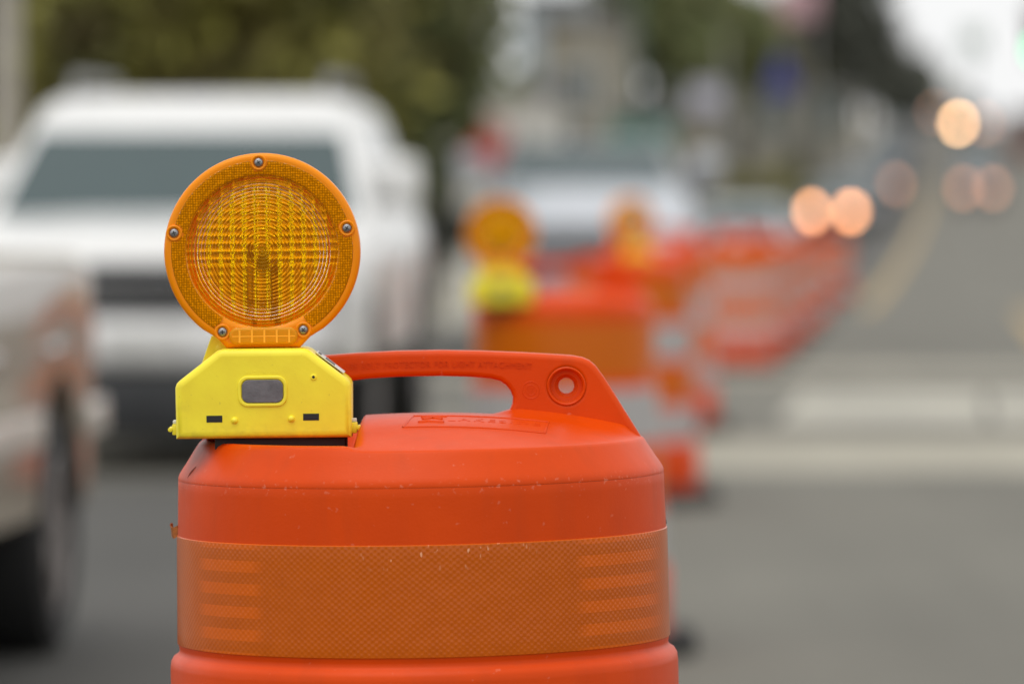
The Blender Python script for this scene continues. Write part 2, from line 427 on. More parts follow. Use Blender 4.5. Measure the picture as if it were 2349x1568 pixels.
# moulded maker panel on the lid: thin frame, emblem and lettering that follow the dome
mb = MB()
def drape(pts, h): return [Vector((p[0], p[1], lidz(p[0], p[1]) + h)) for p in pts]
fr = []
for (a, b, c, d) in ((-0.014, -0.126, 0.120, -0.126), (0.120, -0.126, 0.124, -0.050), (0.124, -0.050, -0.006, -0.044), (-0.006, -0.044, -0.014, -0.126)):
    for i in range(14): fr.append((a + (c - a) * i / 14, b + (d - b) * i / 14))
fr.append(fr[0])
mb.tube(drape(fr, 0.0002), 0.0011, 6, caps=False)
tv, tf = text_mesh('LAKESIDE', 0.088, 0.0004, 1.25)
mb.add([(v.x + 0.072, v.y * 1.7 - 0.078, lidz(v.x + 0.072, v.y * 1.7 - 0.078) + v.z) for v in tv], tf)
for pts in ([(0.002, -0.062), (0.026, -0.055)], [(0.004, -0.078), (0.013, -0.066), (0.022, -0.078)], [(0.0, -0.098), (0.010, -0.093), (0.024, -0.098)]):
    q = []
    for i in range(len(pts) - 1):
        for j in range(7): q.append((pts[i][0] + (pts[i+1][0] - pts[i][0]) * j / 7, pts[i][1] + (pts[i+1][1] - pts[i][1]) * j / 7))
    q.append(pts[-1]); mb.tube(drape(q, 0.0), 0.0016, 6)
mb.build('maker_lettering', M['orange'], LID)
# slot in the chamfer, left front
a = R(198)
mb = MB(); Ms = Matrix.Translation((0, 0, 0))
sl = []
for i in range(9):
    t = i / 8; rr = 0.2335 - 0.007 * t
    sl.append((rr * math.cos(a + 0.03 * t), rr * math.sin(a + 0.03 * t), ZT - 0.031 + 0.0125 * t))
mb.tube(sl, [0.0008] + [0.0007 + 0.0014 * math.sin(PI * i / 8) for i in range(1, 8)] + [0.0008], 8)
mb.build('drain_slot', mat('slot_shadow_plastic', (0.16, 0.02, 0.004), 0.7), LID)

# handle: an arched plate standing across the lid
right = [L1(*p) for p in ((1478, 1012), (1462, 986), (1440, 951), (1412, 906), (1384, 862), (1366, 838), (1352, 826), (1336, 819), (1310, 814.5), (1270, 812), (1200, 808), (1100, 804), (1010, 802.5))]
inner = [L1(*p) for p in ((1010, 861), (1080, 863), (1125, 867), (1146, 872), (1161, 882), (1171, 895), (1176.5, 910), (1175, 925), (1169, 939), (1158, 952), (1146, 962), (1130, 968))]
cx0 = L1(965, 900)[0]
def mir(ps): return [(-x, z) for (x, z) in ps[::-1]]
arch = right + mir(right) + [(-x, z) for (x, z) in inner[::-1]][0:0]
loop = right + mir(right)
loop = loop + [(-x, z) for (x, z) in inner[::-1]] + inner[::-1][::-1]
# order: right foot up to the top, over to the left foot, then the inner edge left -> right
bx, bz = L1(1299, 884)
RH = 0.0163
vsm, fsm = curve_mesh([loop, circ(RH, 40, bx, bz), circ(RH, 40, -bx, bz)], 0.0165, 0.0052, 4)
HND = MB().add(vsm, fsm, 0, TO_XZ).build('handle', M['orange'], DR, ang=45)
for sx in (1, -1):
    g = MB()
    g.lathe([(0.0188, 0.0166), (0.0176, 0.0176), (0.0163, 0.0165), (0.0158, 0.0112), (0.0150, 0.0104), (0.0112, 0.0100), (0.0104, 0.0092), (0.0098, 0.0070), (0.0084, 0.0062), (0.0076, 0.0050), (0.0076, -0.0050), (0.0100, -0.0070), (0.0158, -0.0105), (0.0163, -0.0165), (0.0176, -0.0172), (0.0188, -0.0162)], 48, M=Matrix.Translation((sx * bx, 0, bz)) @ TO_XZ)
    g.build('bolt_eyelet', M['orange'], HND, ang=35)
mb = MB()
tv, tf = text_mesh('-- USE BOLT PROTECTOR FOR LIGHT ATTACHMENT', 0.1885, 0.0011, 1.12)
tx, tz = L1(996, 836)
mb.add([(v.x + tx, -0.0163 - v.z, v.y * 1.15 + tz + 0.0012 - 0.30 * (v.x + tx) ** 2) for v in tv], [f[::-1] for f in tf])
qx, qz = L1(1218, 893)
mb.tube([(qx + 0.0082 * math.cos(2*PI*i/32), -0.0163, qz + 0.0082 * math.sin(2*PI*i/32)) for i in range(33)], 0.0006, 6, caps=False)
mb.tube([(qx + 0.0048 * math.cos(2*PI*i/24), -0.0163, qz + 0.0048 * math.sin(2*PI*i/24)) for i in range(25)], 0.0005, 6, caps=False)
for i in range(3): mb.box(qx - 0.003, qx + 0.003, -0.0167, -0.0162, qz - 0.0028 + i * 0.0022, qz - 0.0018 + i * 0.0022)
mb.build('moulded_lettering', M['orange'], HND, smooth=False)
# the orange sheeting, with a torn curl at its left end
def band(name, r0, r1, z0, z1, m, parent, n=160, th=0.0012, tilt=0.0):
    prof = [(r0 + 0.0002, z0), (r0 + th * .9, z0 + 0.0006), (r0 + th, z0 + 0.002)] + [(r0 + th + (r1 - r0) * i / 8, z0 + 0.002 + (z1 - z0 - 0.004) * i / 8) for i in range(1, 8)] + [(r1 + th, z1 - 0.002), (r1 + th * .9, z1 - 0.0006), (r1 + 0.0002, z1)]
    mb = MB().lathe(prof, n)
    # make UV: arc length from the camera side
    return mb.build(name, m, parent, ang=50, uv=lambda c: (math.atan2(c.x, -c.y) * 0.237, c.z))
B1 = band('reflective_band', 0.2374, 0.2360, 0.7818, 0.8868, M['sheet_orange'], DR)
lx, lz = L1(402, 1222)
mb = MB()
cv = []
for i in range(7):
    t = i / 6
    cv.append((-0.2366 - 0.0075 * math.sin(t * 2.2), -0.010 + 0.014 * t, lz + 0.0075 - 0.002 * math.sin(t * 5)))
vs = []
for i, c in enumerate(cv): 
    w = 0.0045 + 0.0065 * math.sin(PI * (0.15 + 0.75 * i / 6)); vs += [c, (c[0] + 0.002, c[1] - 0.001, c[2] - w), (c[0] + 0.0012, c[1] + 0.0012, c[2] - w), (c[0] + 0.001, c[1] + 0.001, c[2])]
fs = []
for i in range(6):
    for q in range(4): fs.append((i*4+q, i*4+(q+1)%4, i*4+4+(q+1)%4, i*4+4+q))
fs += [(0, 1, 2, 3), (27, 26, 25, 24)]
mb.add(vs, fs).build('torn_corner', mat('torn_sheeting', (0.42, 0.12, 0.012), 0.5, var=0.3, scale=200), B1, smooth=False)
rx_, rz_ = L1(1526, 1199)
mb = MB().box(rx_ - 0.003, rx_ + 0.0015, -0.004, 0.003, rz_ - 0.0005, rz_ + 0.0012); mb.tube([(rx_, 0, rz_), (rx_ + 0.0012, -0.001, rz_ + 0.003)], [0.0009, 0.0003], 6)
mb.build('torn_corner', M['black'], B1)
for (r0, z0, z1, m) in ((0.2462, 0.615, 0.722, 'sheet_white'), (0.2556, 0.44, 0.575, 'sheet_orange_plain'), (0.2655, 0.27, 0.405, 'sheet_white')):
    band('reflective_band', r0, r0, z0, z1, M[m], DR)
BASE = [(0.2785, 0.0), (0.345, 0.0), (0.352, 0.012), (0.35, 0.05), (0.335, 0.066), (0.30, 0.068), (0.2785, 0.066)]
MB().lathe(BASE, 96).build('rubber_base', M['rubber'], DR)

# ------------------------------------------------------------------ the warning light
def make_light(loc, rot, label):
    root = thing('warning_light', label, 'warning light', loc, rot, 'amber warning lights on the drums')
    w = 0.0832; top = 0.0845; sh = 0.0525; tw = 0.0385
    outl = [(-w, 0), (w, 0), (w + 0.0004, sh - 0.004), (w - 0.001, sh), (w - 0.004, sh + 0.003), (tw + 0.005, top - 0.0015), (tw, top), (-tw, top), (-tw - 0.005, top - 0.0015), (-w + 0.004, sh + 0.003), (-w + 0.001, sh), (-w - 0.0004, sh - 0.004)]
    mb = MB()
    a, b = curve_mesh([outl], 0.0240, 0.0065, 5); mb.add(a, b, 0, Matrix.Translation((0, -0.0235, 0)) @ TO_XZ)
    o2 = [(x * 0.988, 0.001 + z * 0.985) for (x, z) in outl]
    a, b = curve_mesh([o2], 0.0235, 0.003, 2); mb.add(a, b, 0, Matrix.Translation((0, 0.024, 0)) @ TO_XZ)
    case = mb.build('case', M['yellow_case'], root, ang=45)
    f = -0.0475
    # push button in a raised surround
    uX, uZ = -0.0007, 0.0446
    mb = MB(); a, b = curve_mesh([rrect(0.0468, 0.0292, 0.0095, 8), rrect(0.0402, 0.0228, 0.0072, 8)], 0.0030, 0.0010, 3)
    mb.add(a, b, 0, Matrix.Translation((uX, f + 0.0014, uZ)) @ TO_XZ); mb.build('button_surround', M['yellow'], root)
    mb = MB(); a, b = curve_mesh([rrect(0.0390, 0.0216, 0.0066, 8)], 0.0030, 0.0007, 2)
    mb.add(a, b, 0, Matrix.Translation((uX, f + 0.0012, uZ)) @ TO_XZ); mb.build('push_button', M['button'], root)
    for x, z in ((-0.0466, 0.0188), (0.0451, 0.0198)):
        mb = MB(); mb.box(x - 0.0075, x + 0.0075, f - 0.0003, f + 0.006, z - 0.0032, z + 0.0032)
        mb.box(x - 0.0060, x + 0.0072, f - 0.0008, f - 0.0003, z - 0.0015, z + 0.0016)
        mb.build('vent_slot', M['black'], root, smooth=False)
    for x, z in ((-0.0275, 0.0172), (0.0263, 0.0182)):
        mb = MB().lathe([(0.0033, 0.0), (0.0031, 0.0012), (0.0024, 0.0024), (0.0010, 0.0030), (0.0001, 0.0031)], 20, M=Matrix.Translation((x, f, z)) @ TO_XZ)
        mb.build('stud', M['yellow'], root)
    mb = MB().lathe([(0.0030, 0.0), (0.0027, 0.0010), (0.0015, 0.0013), (0.0013, 0.0003)], 20, M=Matrix.Translation((0.0478, f, 0.0575)) @ TO_XZ)
    mb.build('stud', M['yellow'], root)
    mb = MB().lathe([(0.0014, 0.0006), (0.0001, 0.0007)], 14, M=Matrix.Translation((0.0478, f, 0.0575)) @ TO_XZ); mb.build('screw_hole', M['black'], root)
    mb = MB(); tv, tf = text_mesh('MADE IN USA', 0.032, 0.0002, 1.1)
    mb.add([(v.x - 0.001, f - 0.0001 - v.z, v.y + 0.0622) for v in tv], [q[::-1] for q in tf]); mb.build('moulded_lettering', M['yellow'], root, smooth=False)
    MB().box(-w + 0.036, w - 0.006, -0.034, 0.036, -0.0185, 0.001, bev=0.002).build('shade_pad', M['rubber'], root)  # black pad added to darken the gap under the case; only shade falls there
    # hinge lugs at both ends
    for s in (-1, 1):
        mb = MB(); mb.box(min(s*(w-.001), s*(w+.0048)), max(s*(w-.001), s*(w+.0048)), -0.028, -0.006, 0.003, 0.0135, bev=0.0012)
        mb.lathe([(0.0001, 0.012), (0.0022, 0.0115), (0.0024, -0.0115), (0.0001, -0.012)], 14, M=Matrix.Translation((s*(w+.0066), -0.017, 0.0082)) @ Matrix.Rotation(PI/2, 4, 'X'))
        lug = mb.build('hinge_lug', M['yellow'], root)
        MB().box(min(s*(w-.001), s*(w+.0042)), max(s*(w-.001), s*(w+.0042)), -0.026, -0.010, 0.0136, 0.0170, bev=0.0008).build('clip', M['whiteplastic'], lug)
    # white sticker on the right slope
    ang = math.atan2(top - sh - 0.004, w - tw - 0.009)
    Mx = Matrix.Translation((0.0625, -0.006, 0.0700)) @ Matrix.Rotation(ang, 4, 'Y')
    mb = MB().box(-0.0165, 0.0165, -0.022, 0.022, 0.0003, 0.0011, 0, Mx); mb.box(-0.006, 0.005, -0.0215, 0.012, 0.0011, 0.0013, 1, Mx); mb.box(-0.0145, -0.011, -0.0215, 0.012, 0.0011, 0.0013, 1, Mx)
    mb.build('sticker', [M['whiteplastic'], mat('label_ink', (0.08, 0.08, 0.08), 0.6)], root, smooth=False)
    # yellow fin behind the lens, on the left
    mb = MB(); a, b = curve_mesh([[(-0.0640, 0.0640), (-0.0545, 0.0905), (-0.0525, 0.0955), (-0.0490, 0.0965), (-0.0400, 0.0945), (-0.0250, 0.0855), (-0.0200, 0.0700), (-0.05, 0.058)]], 0.006, 0.0015, 2)
    mb.add(a, b, 0, Matrix.Translation((0, 0.034, 0)) @ TO_XZ)
    mb.lathe([(0.0055, 0.0), (0.0055, 0.0025), (0.004, 0.0032), (0.0001, 0.0033)], 24, M=Matrix.Translation((-0.043, 0.028, 0.083)) @ TO_XZ)
    mb.build('bracket_fin', M['yellow'], root)
    # neck
    mb = MB(); a, b = curve_mesh([[(-0.031, 0.080), (0.030, 0.080), (0.0265, 0.0862), (0.0260, 0.090), (0.010, 0.096), (-0.010, 0.096), (-0.0265, 0.090), (-0.027, 0.0862)]], 0.011, 0.002, 2)
    mb.add(a, b, 0, TO_XZ); mb.build('neck', M['yellow'], root)
    # lens housing
    C = (-0.0008, 0.1767); RO = 0.0936
    def rim_outline(Rr, zb):
        pts = []
        a0, a1 = R(-52), R(232)
        n = 90
        for i in range(n + 1):
            an = a0 + (a1 - a0) * i / n; pts.append((C[0] + Rr * math.cos(an), C[1] + Rr * math.sin(an)))
        pts += [(C[0] - Rr * 0.48, C[1] - Rr * 0.87), (C[0] - Rr * 0.375, zb), (C[0] + Rr * 0.375, zb), (C[0] + Rr * 0.48, C[1] - Rr * 0.87)]
        return pts
    hub = thing('lens_housing', None, None); del_keys = None
    hub.parent = root
    hub.location = (0, 0, 0)
    mb = MB()
    a, b = curve_mesh([rim_outline(RO, 0.0850), circ(0.0722, 96, *C)], 0.0100, 0.0048, 5); mb.add(a, b, 0, Matrix.Translation((0, -0.0092, 0)) @ TO_XZ)
    a, b = curve_mesh([rim_outline(RO * 0.994, 0.0855), circ(0.0722, 96, *C)], 0.0090, 0.0042, 4); mb.add(a, b, 0, Matrix.Translation((0, 0.0102, 0)) @ TO_XZ)
    rim = mb.build('lens_rim', M['amber_rim'], hub, ang=50)
    # prismatic reflector ring, broken at the screw bosses and below
    scr = [(602, 372), (407, 531), (802, 524), (515, 758), (700, 755)]
    scr = [((px - 607.5) / 2399, -(py - 575) / 2399) for px, py in scr]
    yf = -0.0193
    mb = MB(); n = 360; vs = []; fs = []
    rr = [0.0730, 0.0740, 0.0760, 0.0785, 0.0810, 0.0835, 0.0856, 0.0866]
    for i in range(n):
        an = 2 * PI * i / n
        for j, r in enumerate(rr): vs.append((C[0] + r * math.cos(an), yf - (0.0006 if 0 < j < len(rr) - 1 else 0.0), C[1] + r * math.sin(an)))
    for i in range(n):
        i2 = (i + 1) % n; an = 2 * PI * (i + .5) / n
        if R(239) < an < R(302): continue
        for j in range(len(rr) - 1):
            rm = (rr[j] + rr[j+1]) / 2; x, z = rm * math.cos(an), rm * math.sin(an)
            if any(math.hypot(x - sx, z - sz) < 0.0085 for sx, sz in scr): continue
            fs.append((i*len(rr)+j, i2*len(rr)+j, i2*len(rr)+j+1, i*len(rr)+j+1))
    mb.add(vs, fs).build('reflector_ring', M['amber_reflex'], hub)
    # front lens: concentric fresnel ribs outside, a grid of flutes inside
    def slab(name, y0, sgn):
        mb = MB(); n = 192; pitch = 0.00325; per = 8; N = int(0.0722 / pitch * per); vs = []; fs = []
        for i in range(N + 1):
            r = 0.0722 * i / N; t = (r / pitch) % 1.0
            fade = 1 - 0.65 * sstep(0.86, 1.0, r / 0.0722)
            h = fade * (0.00062 * (1 - (2 * t - 1) ** 2) - (0.04 + 0.12 * r / 0.0722) * (t - 0.5) * pitch) + 0.0016 * (1 - (r / 0.0722) ** 2)
            for k in range(n):
                an = 2 * PI * k / n; vs.append((C[0] + max(r, 1e-4) * math.cos(an), y0 - sgn * h, C[1] + max(r, 1e-4) * math.sin(an)))
        for i in range(N):
            for k in range(n):
                k2 = (k + 1) % n; fs.append((i*n+k, i*n+k2, (i+1)*n+k2, (i+1)*n+k) if sgn > 0 else (i*n+k, (i+1)*n+k, (i+1)*n+k2, i*n+k2))
        mb.add(vs, fs)
        G = 220; vs = []; fs = []; st = 0.1446 / G; idx = {}
        for i in range(G + 1):
            for j in range(G + 1):
                x = -0.0723 + st * i; z = -0.0723 + st * j
                if math.hypot(x, z) > 0.0735: continue
                fx = (x / 0.0113 + 0.5) % 1.0; fz = (z / 0.0075) % 1.0
                h = (0.0036 * (1 - (2 * fx - 1) ** 2) + (0.0018 if z > -0.012 else 0.0005) * (1 - (2 * fz - 1) ** 2)) * (1.0 if sgn > 0 else 0.1) * (1 - 0.5 * sstep(0.80, 1.0, math.hypot(x, z) / 0.0722))
                idx[(i, j)] = len(vs); vs.append((C[0] + x, y0 + sgn * (0.0030 + h), C[1] + z))
        for i in range(G):
            for j in range(G):
                q = [(i, j), (i, j+1), (i+1, j+1), (i+1, j)]
                if all(k in idx for k in q):
                    f = [idx[k] for k in q]; fs.append(f if sgn > 0 else f[::-1])
        mb.add(vs, fs)
        return mb.build(name, M['amber_lens'], hub, ang=80)
    slab('front_lens', -0.0155, 1); slab('rear_lens', 0.0155, -1)
    # lamp stem and dome seen through the lens
    mb = MB(); mb.box(-0.0150, 0.0125, -0.004, 0.004, 0.1235, 0.1300, bev=0.0008); mb.box(-0.0125, -0.0095, -0.003, 0.003, 0.0900, 0.1600, bev=0.0008); mb.box(0.0095, 0.0125, -0.003, 0.003, 0.0900, 0.1600, bev=0.0008); mb.box(-0.0205, -0.003, -0.004, 0.004, 0.1715, 0.1810, bev=0.001)
    mb.lathe([(0.0115, 0), (0.0115, 0.006), (0.009, 0.012), (0.0001, 0.012)], 24, M=Matrix.Translation((C[0], 0, 0.160)))
    st = mb.build('lamp_stem', M['board'], hub)
    MB().lathe([(0.0095, 0), (0.0092, 0.006), (0.0065, 0.0115), (0.0001, 0.014)], 24, M=Matrix.Translation((C[0], 0, 0.1722))).build('lamp_dome', M['bulb'], st)
    # lower window block with inner ribs
    mb = MB(); a, b = curve_mesh([rrect(0.0660, 0.0165, 0.0078, 8)], 0.0042, 0.0030, 4); mb.add(a, b, 0, Matrix.Translation((C[0] + 0.0004, yf - 0.0005, 0.0962)) @ TO_XZ)
    lw = mb.build('lower_window', M['amber_window'], hub)
    mb = MB()
    for i in range(5): mb.box(-0.0238 + i * 0.0118, -0.0220 + i * 0.0118, yf - 0.0051, yf - 0.003, 0.0900, 0.1022)
    mb.box(-0.0300, 0.0300, yf - 0.00495, yf - 0.003, 0.0956, 0.0966)
    mb.build('window_ribs', M['amber_rib'], lw, smooth=False)
    for sx, sz in scr:
        mb = MB().lathe([(0.0078, 0), (0.0076, 0.0014), (0.0066, 0.0020), (0.0052, 0.0014), (0.0050, 0.0)], 28, M=Matrix.Translation((C[0] + sx, yf + 0.0004, C[1] + sz)) @ TO_XZ)
        boss = mb.build('screw_boss', M['amber_rim'], hub)
        Ms = Matrix.Translation((C[0] + sx, yf - 0.0002, C[1] + sz)) @ TO_XZ @ Matrix.Rotation(random.random() * 1.5, 4, 'Z')
        mb = MB().lathe([(0.0043, 0), (0.0042, 0.0010), (0.0034, 0.0019), (0.0018, 0.0024), (0.0001, 0.0025)], 24, 0, Ms)
        mb.box(-0.0021, 0.0021, -0.00045, 0.00045, 0.0018, 0.00262, 1, Ms); mb.box(-0.00045, 0.00045, -0.0021, 0.0021, 0.0018, 0.00261, 1, Ms)
        mb.build('screw', [M['steel'], M['black']], hub)
    return root
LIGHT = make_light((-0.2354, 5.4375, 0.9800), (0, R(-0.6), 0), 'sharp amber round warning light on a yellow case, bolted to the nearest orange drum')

# ------------------------------------------------------------------ the drums behind
def make_plain_drum():
    root = thing('traffic_drum', None, 'traffic drum', (0, 0, 0), (0, 0, 0), 'orange drums closing the lane')
    prof = drum_body_profile(0.902, [(0.2350, 0.89), (0.2362, 0.87), (0.2375, 0.715), (0.2400, 0.708), (0.2450, 0.70), (0.2456, 0.69), (0.2462, 0.55), (0.2470, 0.545), (0.2540, 0.535), (0.2556, 0.525), (0.2556, 0.40), (0.256, 0.395), (0.2645, 0.385), (0.2655, 0.375), (0.2655, 0.24), (0.266, 0.235), (0.2745, 0.225), (0.2755, 0.11), (0.272, 0.075), (0.30, 0.055), (0.30, 0.0)])
    MB().lathe(prof[::-1], 72).build('body', M['orange_plain'], root, ang=50)
    lp = [(0.0001, 0.952), (0.08, 0.950), (0.15, 0.944), (0.20, 0.934), (0.213, 0.930), (0.219, 0.924), (0.2300, 0.908), (0.2345, 0.9035), (0.2290, 0.9025)]
    MB().lathe(lp[::-1], 72).build('lid', M['orange_plain'], root, ang=50)
    dz = 0.038
    lo = [(x, z - dz) for x, z in loop]
    a, b = curve_mesh([lo], 0.0165, 0.005, 2); MB().add(a, b, 0, TO_XZ).build('handle', M['orange_plain'], root)
    for (r0, z0, z1, m) in ((0.2370, 0.718, 0.868, 'sheet_orange_plain'), (0.2460, 0.553, 0.693, 'sheet_white'), (0.2558, 0.403, 0.522, 'sheet_orange_plain'), (0.2656, 0.243, 0.373, 'sheet_white')):
        band('reflective_band', r0, r0, z0, z1, M[m], root, 72)
    MB().lathe(BASE, 64).build('rubber_base', M['rubber'], root)
    return root
DRUMS = [(1293, 14.83, 5, 'second drum from the camera, blurred, an amber light facing us on its lid'),
         (1442, 21.9, 70, 'blurred orange drum third from the camera, its amber light turned aside'),
         (1520, 28.8, 20, 'orange and white drum without a light, just beyond the drum with the turned amber light'),
         (1692, 41.7, -15, 'orange and white drum at the near left end of the blurred far cluster'),
         (1738, 46.5, 60, 'orange and white drum in the blurred far cluster, second in from its near end'),
         (1775, 51.8, 35, 'orange and white drum in the blurred far cluster, third in from its near end'),
         (1812, 59.5, 80, 'orange and white drum in the blurred far cluster, fourth in from its near end'),
         (1850, 68.7, 10, 'orange and white drum in the far cluster, just left of the farthest drum'),
         (1915, 89.4, -30, 'farthest and smallest orange drum, under the pair of bright headlights')]
proto = make_plain_drum()
droot = []
for i, (px, d, rot, lab) in enumerate(DRUMS):
    o = proto if i == 0 else copy_tree(proto)
    p = V(px, 424, d); o.location = (p.x, d, gz(d)); o.rotation_euler = (0, 0, R(rot)); o['label'] = lab; droot.append(o)
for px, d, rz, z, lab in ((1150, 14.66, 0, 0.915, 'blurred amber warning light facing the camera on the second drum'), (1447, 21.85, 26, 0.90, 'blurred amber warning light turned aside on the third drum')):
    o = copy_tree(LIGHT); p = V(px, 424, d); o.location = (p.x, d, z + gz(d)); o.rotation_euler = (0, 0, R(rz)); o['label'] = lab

# ------------------------------------------------------------------ vehicles
M['glass'] = mat('vehicle_glass', (0.022, 0.050, 0.052), 0.05, var=0.05, spec=0.6, coat=0.12)
M['tyre'] = mat('tyre_rubber', (0.02, 0.02, 0.02), 0.8, bump=0.2)
M['rimm'] = mat('alloy_rim', (0.22, 0.20, 0.19), 0.5, metal=0.5)
M['grille'] = mat('dark_grille', (0.03, 0.032, 0.035), 0.4)
M['railgrey'] = mat('grey_rail', (0.25, 0.25, 0.25), 0.5)
M['chrome'] = mat('chrome', (0.7, 0.7, 0.7), 0.2, metal=1.0)
M['trim'] = mat('dark_trim', (0.035, 0.035, 0.035), 0.6)
M['lampglass'] = mat('lamp_glass', (0.55, 0.56, 0.56), 0.12, coat=0.6)
M['tail'] = mat('tail_lamp', (0.42, 0.045, 0.02), 0.2, coat=0.5)
M['amberlamp'] = mat('amber_turn_lamp', (0.55, 0.2, 0.02), 0.2)
M['plate'] = mat('number_plate', (0.6, 0.6, 0.58), 0.5)
def paint(name, col, rough=0.3): return mat(name, col, rough, var=0.03, scale=2, coat=0.3)
HL = emit('headlamp_glow', (1.0, 0.42, 0.18), 12.0)
HLD = emit('headlamp_glow_dim', (1.0, 0.45, 0.25), 3.0)
HLB = emit('headlamp_glow_bright', (1.0, 0.58, 0.28), 24.0)

def make_car(label, cat, loc, pm, L=4.7, W=1.85, sill=0.28, hf=0.80, hr=1.0, roof=1.72, hood=1.15, wsl=0.75, head=1.52, rear_len=0.15, rear_sl=0.45, deck=None, wr=0.34, rz=HEAD, lamps=(None, None), name='car', group=None, moulding=None, rails=True, lampw=0.17, lamph=0.11, lampz=None, bumper=None, tws=0.76, mirz=0.17, mirw=0.24, wsin=0.06, cbev=0.09, bws=0.93, mird=0.0, boxy=False, cabm=None):
    root = thing(name, label, cat, loc, (0, 0, rz), group)
    hw = W / 2; y0 = -L / 2; y1 = L / 2; deck = deck or hr
    yf, yr = y0 + 0.86, y1 - 0.82; Ra = wr + 0.055
    N = 72; secs = []
    for i in range(N + 1):
        y = y0 + L * i / N
        t0 = (y - y0); t1 = (y1 - y)
        nose = 1 - max(0, 1 - t0 / 0.45) ** 2.4 * 0.13 - max(0, 1 - t1 / 0.40) ** 2.4 * 0.10
        w = hw * nose
        if t0 < hood: zt = hf + (hr - hf) * (t0 / hood) ** 0.8
        else: zt = hr + (deck - hr) * sstep(hood, L - 0.6, t0)
        zt -= 0.16 * max(0, 1 - t0 / 0.12) ** 2 + 0.10 * max(0, 1 - t1 / 0.12) ** 2
        zl = sill
        for yw in (yf, yr):
            if abs(y - yw) < Ra: zl = max(zl, wr + math.sqrt(Ra * Ra - (y - yw) ** 2))
        zl += 0.10 * max(0, 1 - t0 / 0.2) ** 2 + 0.1 * max(0, 1 - t1 / 0.2) ** 2
        zl = min(zl, zt - 0.12)
        zm = zl + (zt - zl) * 0.55
        if boxy: secs.append([(w * 0.92, y, zl), (w * 0.995, y, zl + 0.04), (w, y, zm), (w * 0.998, y, zt - 0.06), (w * 0.985, y, zt - 0.02), (w * 0.94, y, zt), (w * 0.5, y, zt + 0.01), (0, y, zt + 0.012)])
        else: secs.append([(w * 0.90, y, zl), (w * 0.985, y, zl + 0.05), (w, y, zm), (w * 0.985, y, zt - 0.09), (w * 0.945, y, zt - 0.03), (w * 0.86, y, zt), (w * 0.45, y, zt + 0.018), (0, y, zt + 0.022)])
    vs = []; fs = []; n = 15
    for s in secs: vs += s + [(-x, y, z) for (x, y, z) in s[:-1][::-1]]
    for i in range(N):
        for k in range(n - 1):
            fs.append((i*n+k, (i+1)*n+k, (i+1)*n+k+1, i*n+k+1))
        fs.append((i*n+n-1, (i+1)*n+n-1, (i+1)*n, i*n))
    fs.append(list(range(n))); fs.append([N*n+k for k in range(n)][::-1])
    MB().add(vs, fs).build('body', pm, root, ang=42)
    MB().box(-hw*0.72, hw*0.72, y0 + 0.25, y1 - 0.25, 0.19, hr - 0.2).build('underbody', M['trim'], root)
    # cabin
    cb = y0 + hood - 0.02; ct = y0 + hood + wsl; rb = y1 - rear_len; rt = y1 - rear_len - rear_sl
    bw, tw = hw * bws, hw * tws
    zb = min(hr, deck) - 0.04
    bm = bmesh.new()
    P8 = [(-bw, cb, zb), (bw, cb, zb), (bw, rb, zb), (-bw, rb, zb), (-tw, ct, roof - 0.03), (tw, ct, roof - 0.03), (tw, rt, roof - 0.02), (-tw, rt, roof - 0.02)]
    bv = [bm.verts.new(p) for p in P8]
    for f in ((0, 3, 2, 1), (4, 5, 6, 7), (0, 1, 5, 4), (1, 2, 6, 5), (2, 3, 7, 6), (3, 0, 4, 7)): bm.faces.new([bv[i] for i in f])
    top = [e for e in bm.edges if all(v.co.z > roof - 0.1 for v in e.verts)]; up = [e for e in bm.edges if abs(e.verts[0].co.z - e.verts[1].co.z) > 0.1]
    bmesh.ops.bevel(bm, geom=top, offset=cbev, segments=6, profile=0.5, affect='EDGES')
    up = [e for e in bm.edges if abs(e.verts[0].co.z - e.verts[1].co.z) > 0.25]
    bmesh.ops.bevel(bm, geom=up, offset=0.05, segments=3, profile=0.5, affect='EDGES')
    MB().bm(bm).build('cabin', cabm or pm, root, ang=42)
    def pane(nm, q, s0, s1, t0, t1, m=M['glass'], skew=(0, 0)):
        a, b, c, d = [Vector(p) for p in q]                    # bottom-left, bottom-right, top-right, top-left
        nrm = (b - a).cross(d - a).normalized()
        def pt(s, t): return (a * (1 - s) + b * s) * (1 - t) + (d * (1 - s) + c * s) * t
        pts = [pt(s0 + skew[0], t0), pt(s1, t0), pt(s1 - skew[1], t1), pt(s0, t1)]
        mbp = MB(); mbp.add([p + nrm * 0.006 for p in pts] + [p - nrm * 0.02 for p in pts], [(0, 1, 2, 3), (4, 7, 6, 5), (0, 4, 5, 1), (1, 5, 6, 2), (2, 6, 7, 3), (3, 7, 4, 0)])
        return mbp.build(nm, m, root, smooth=False)
    hh = (head - zb) / (roof - zb)
    pane('windscreen', (P8[0], P8[1], P8[5], P8[4]), wsin, 1 - wsin, 0.07, hh)
    pane('rear_window', (P8[2], P8[3], P8[7], P8[6]), 0.1, 0.9, 0.15, min(hh + 0.05, 0.85))
    for s, q in ((1, (P8[1], P8[2], P8[6], P8[5])), (-1, (P8[3], P8[0], P8[4], P8[7]))):
        if s > 0: cuts = ((0.09, 0.40), (0.43, 0.68), (0.71, 0.90))
        else: cuts = ((0.10, 0.29), (0.32, 0.57), (0.60, 0.91))
        for a, b in cuts: pane('side_window', q, a, b, 0.14, min(hh + 0.06, 0.86))
    for s in (-1, 1):
        for yd in (ct + 0.55, ct + 1.5):
            MB().box(min(s*hw*0.985, s*(hw+0.015)), max(s*hw*0.985, s*(hw+0.015)), yd, yd + 0.18, hr - 0.2, hr - 0.165, bev=0.006).build('door_handle', M['chrome'], root)
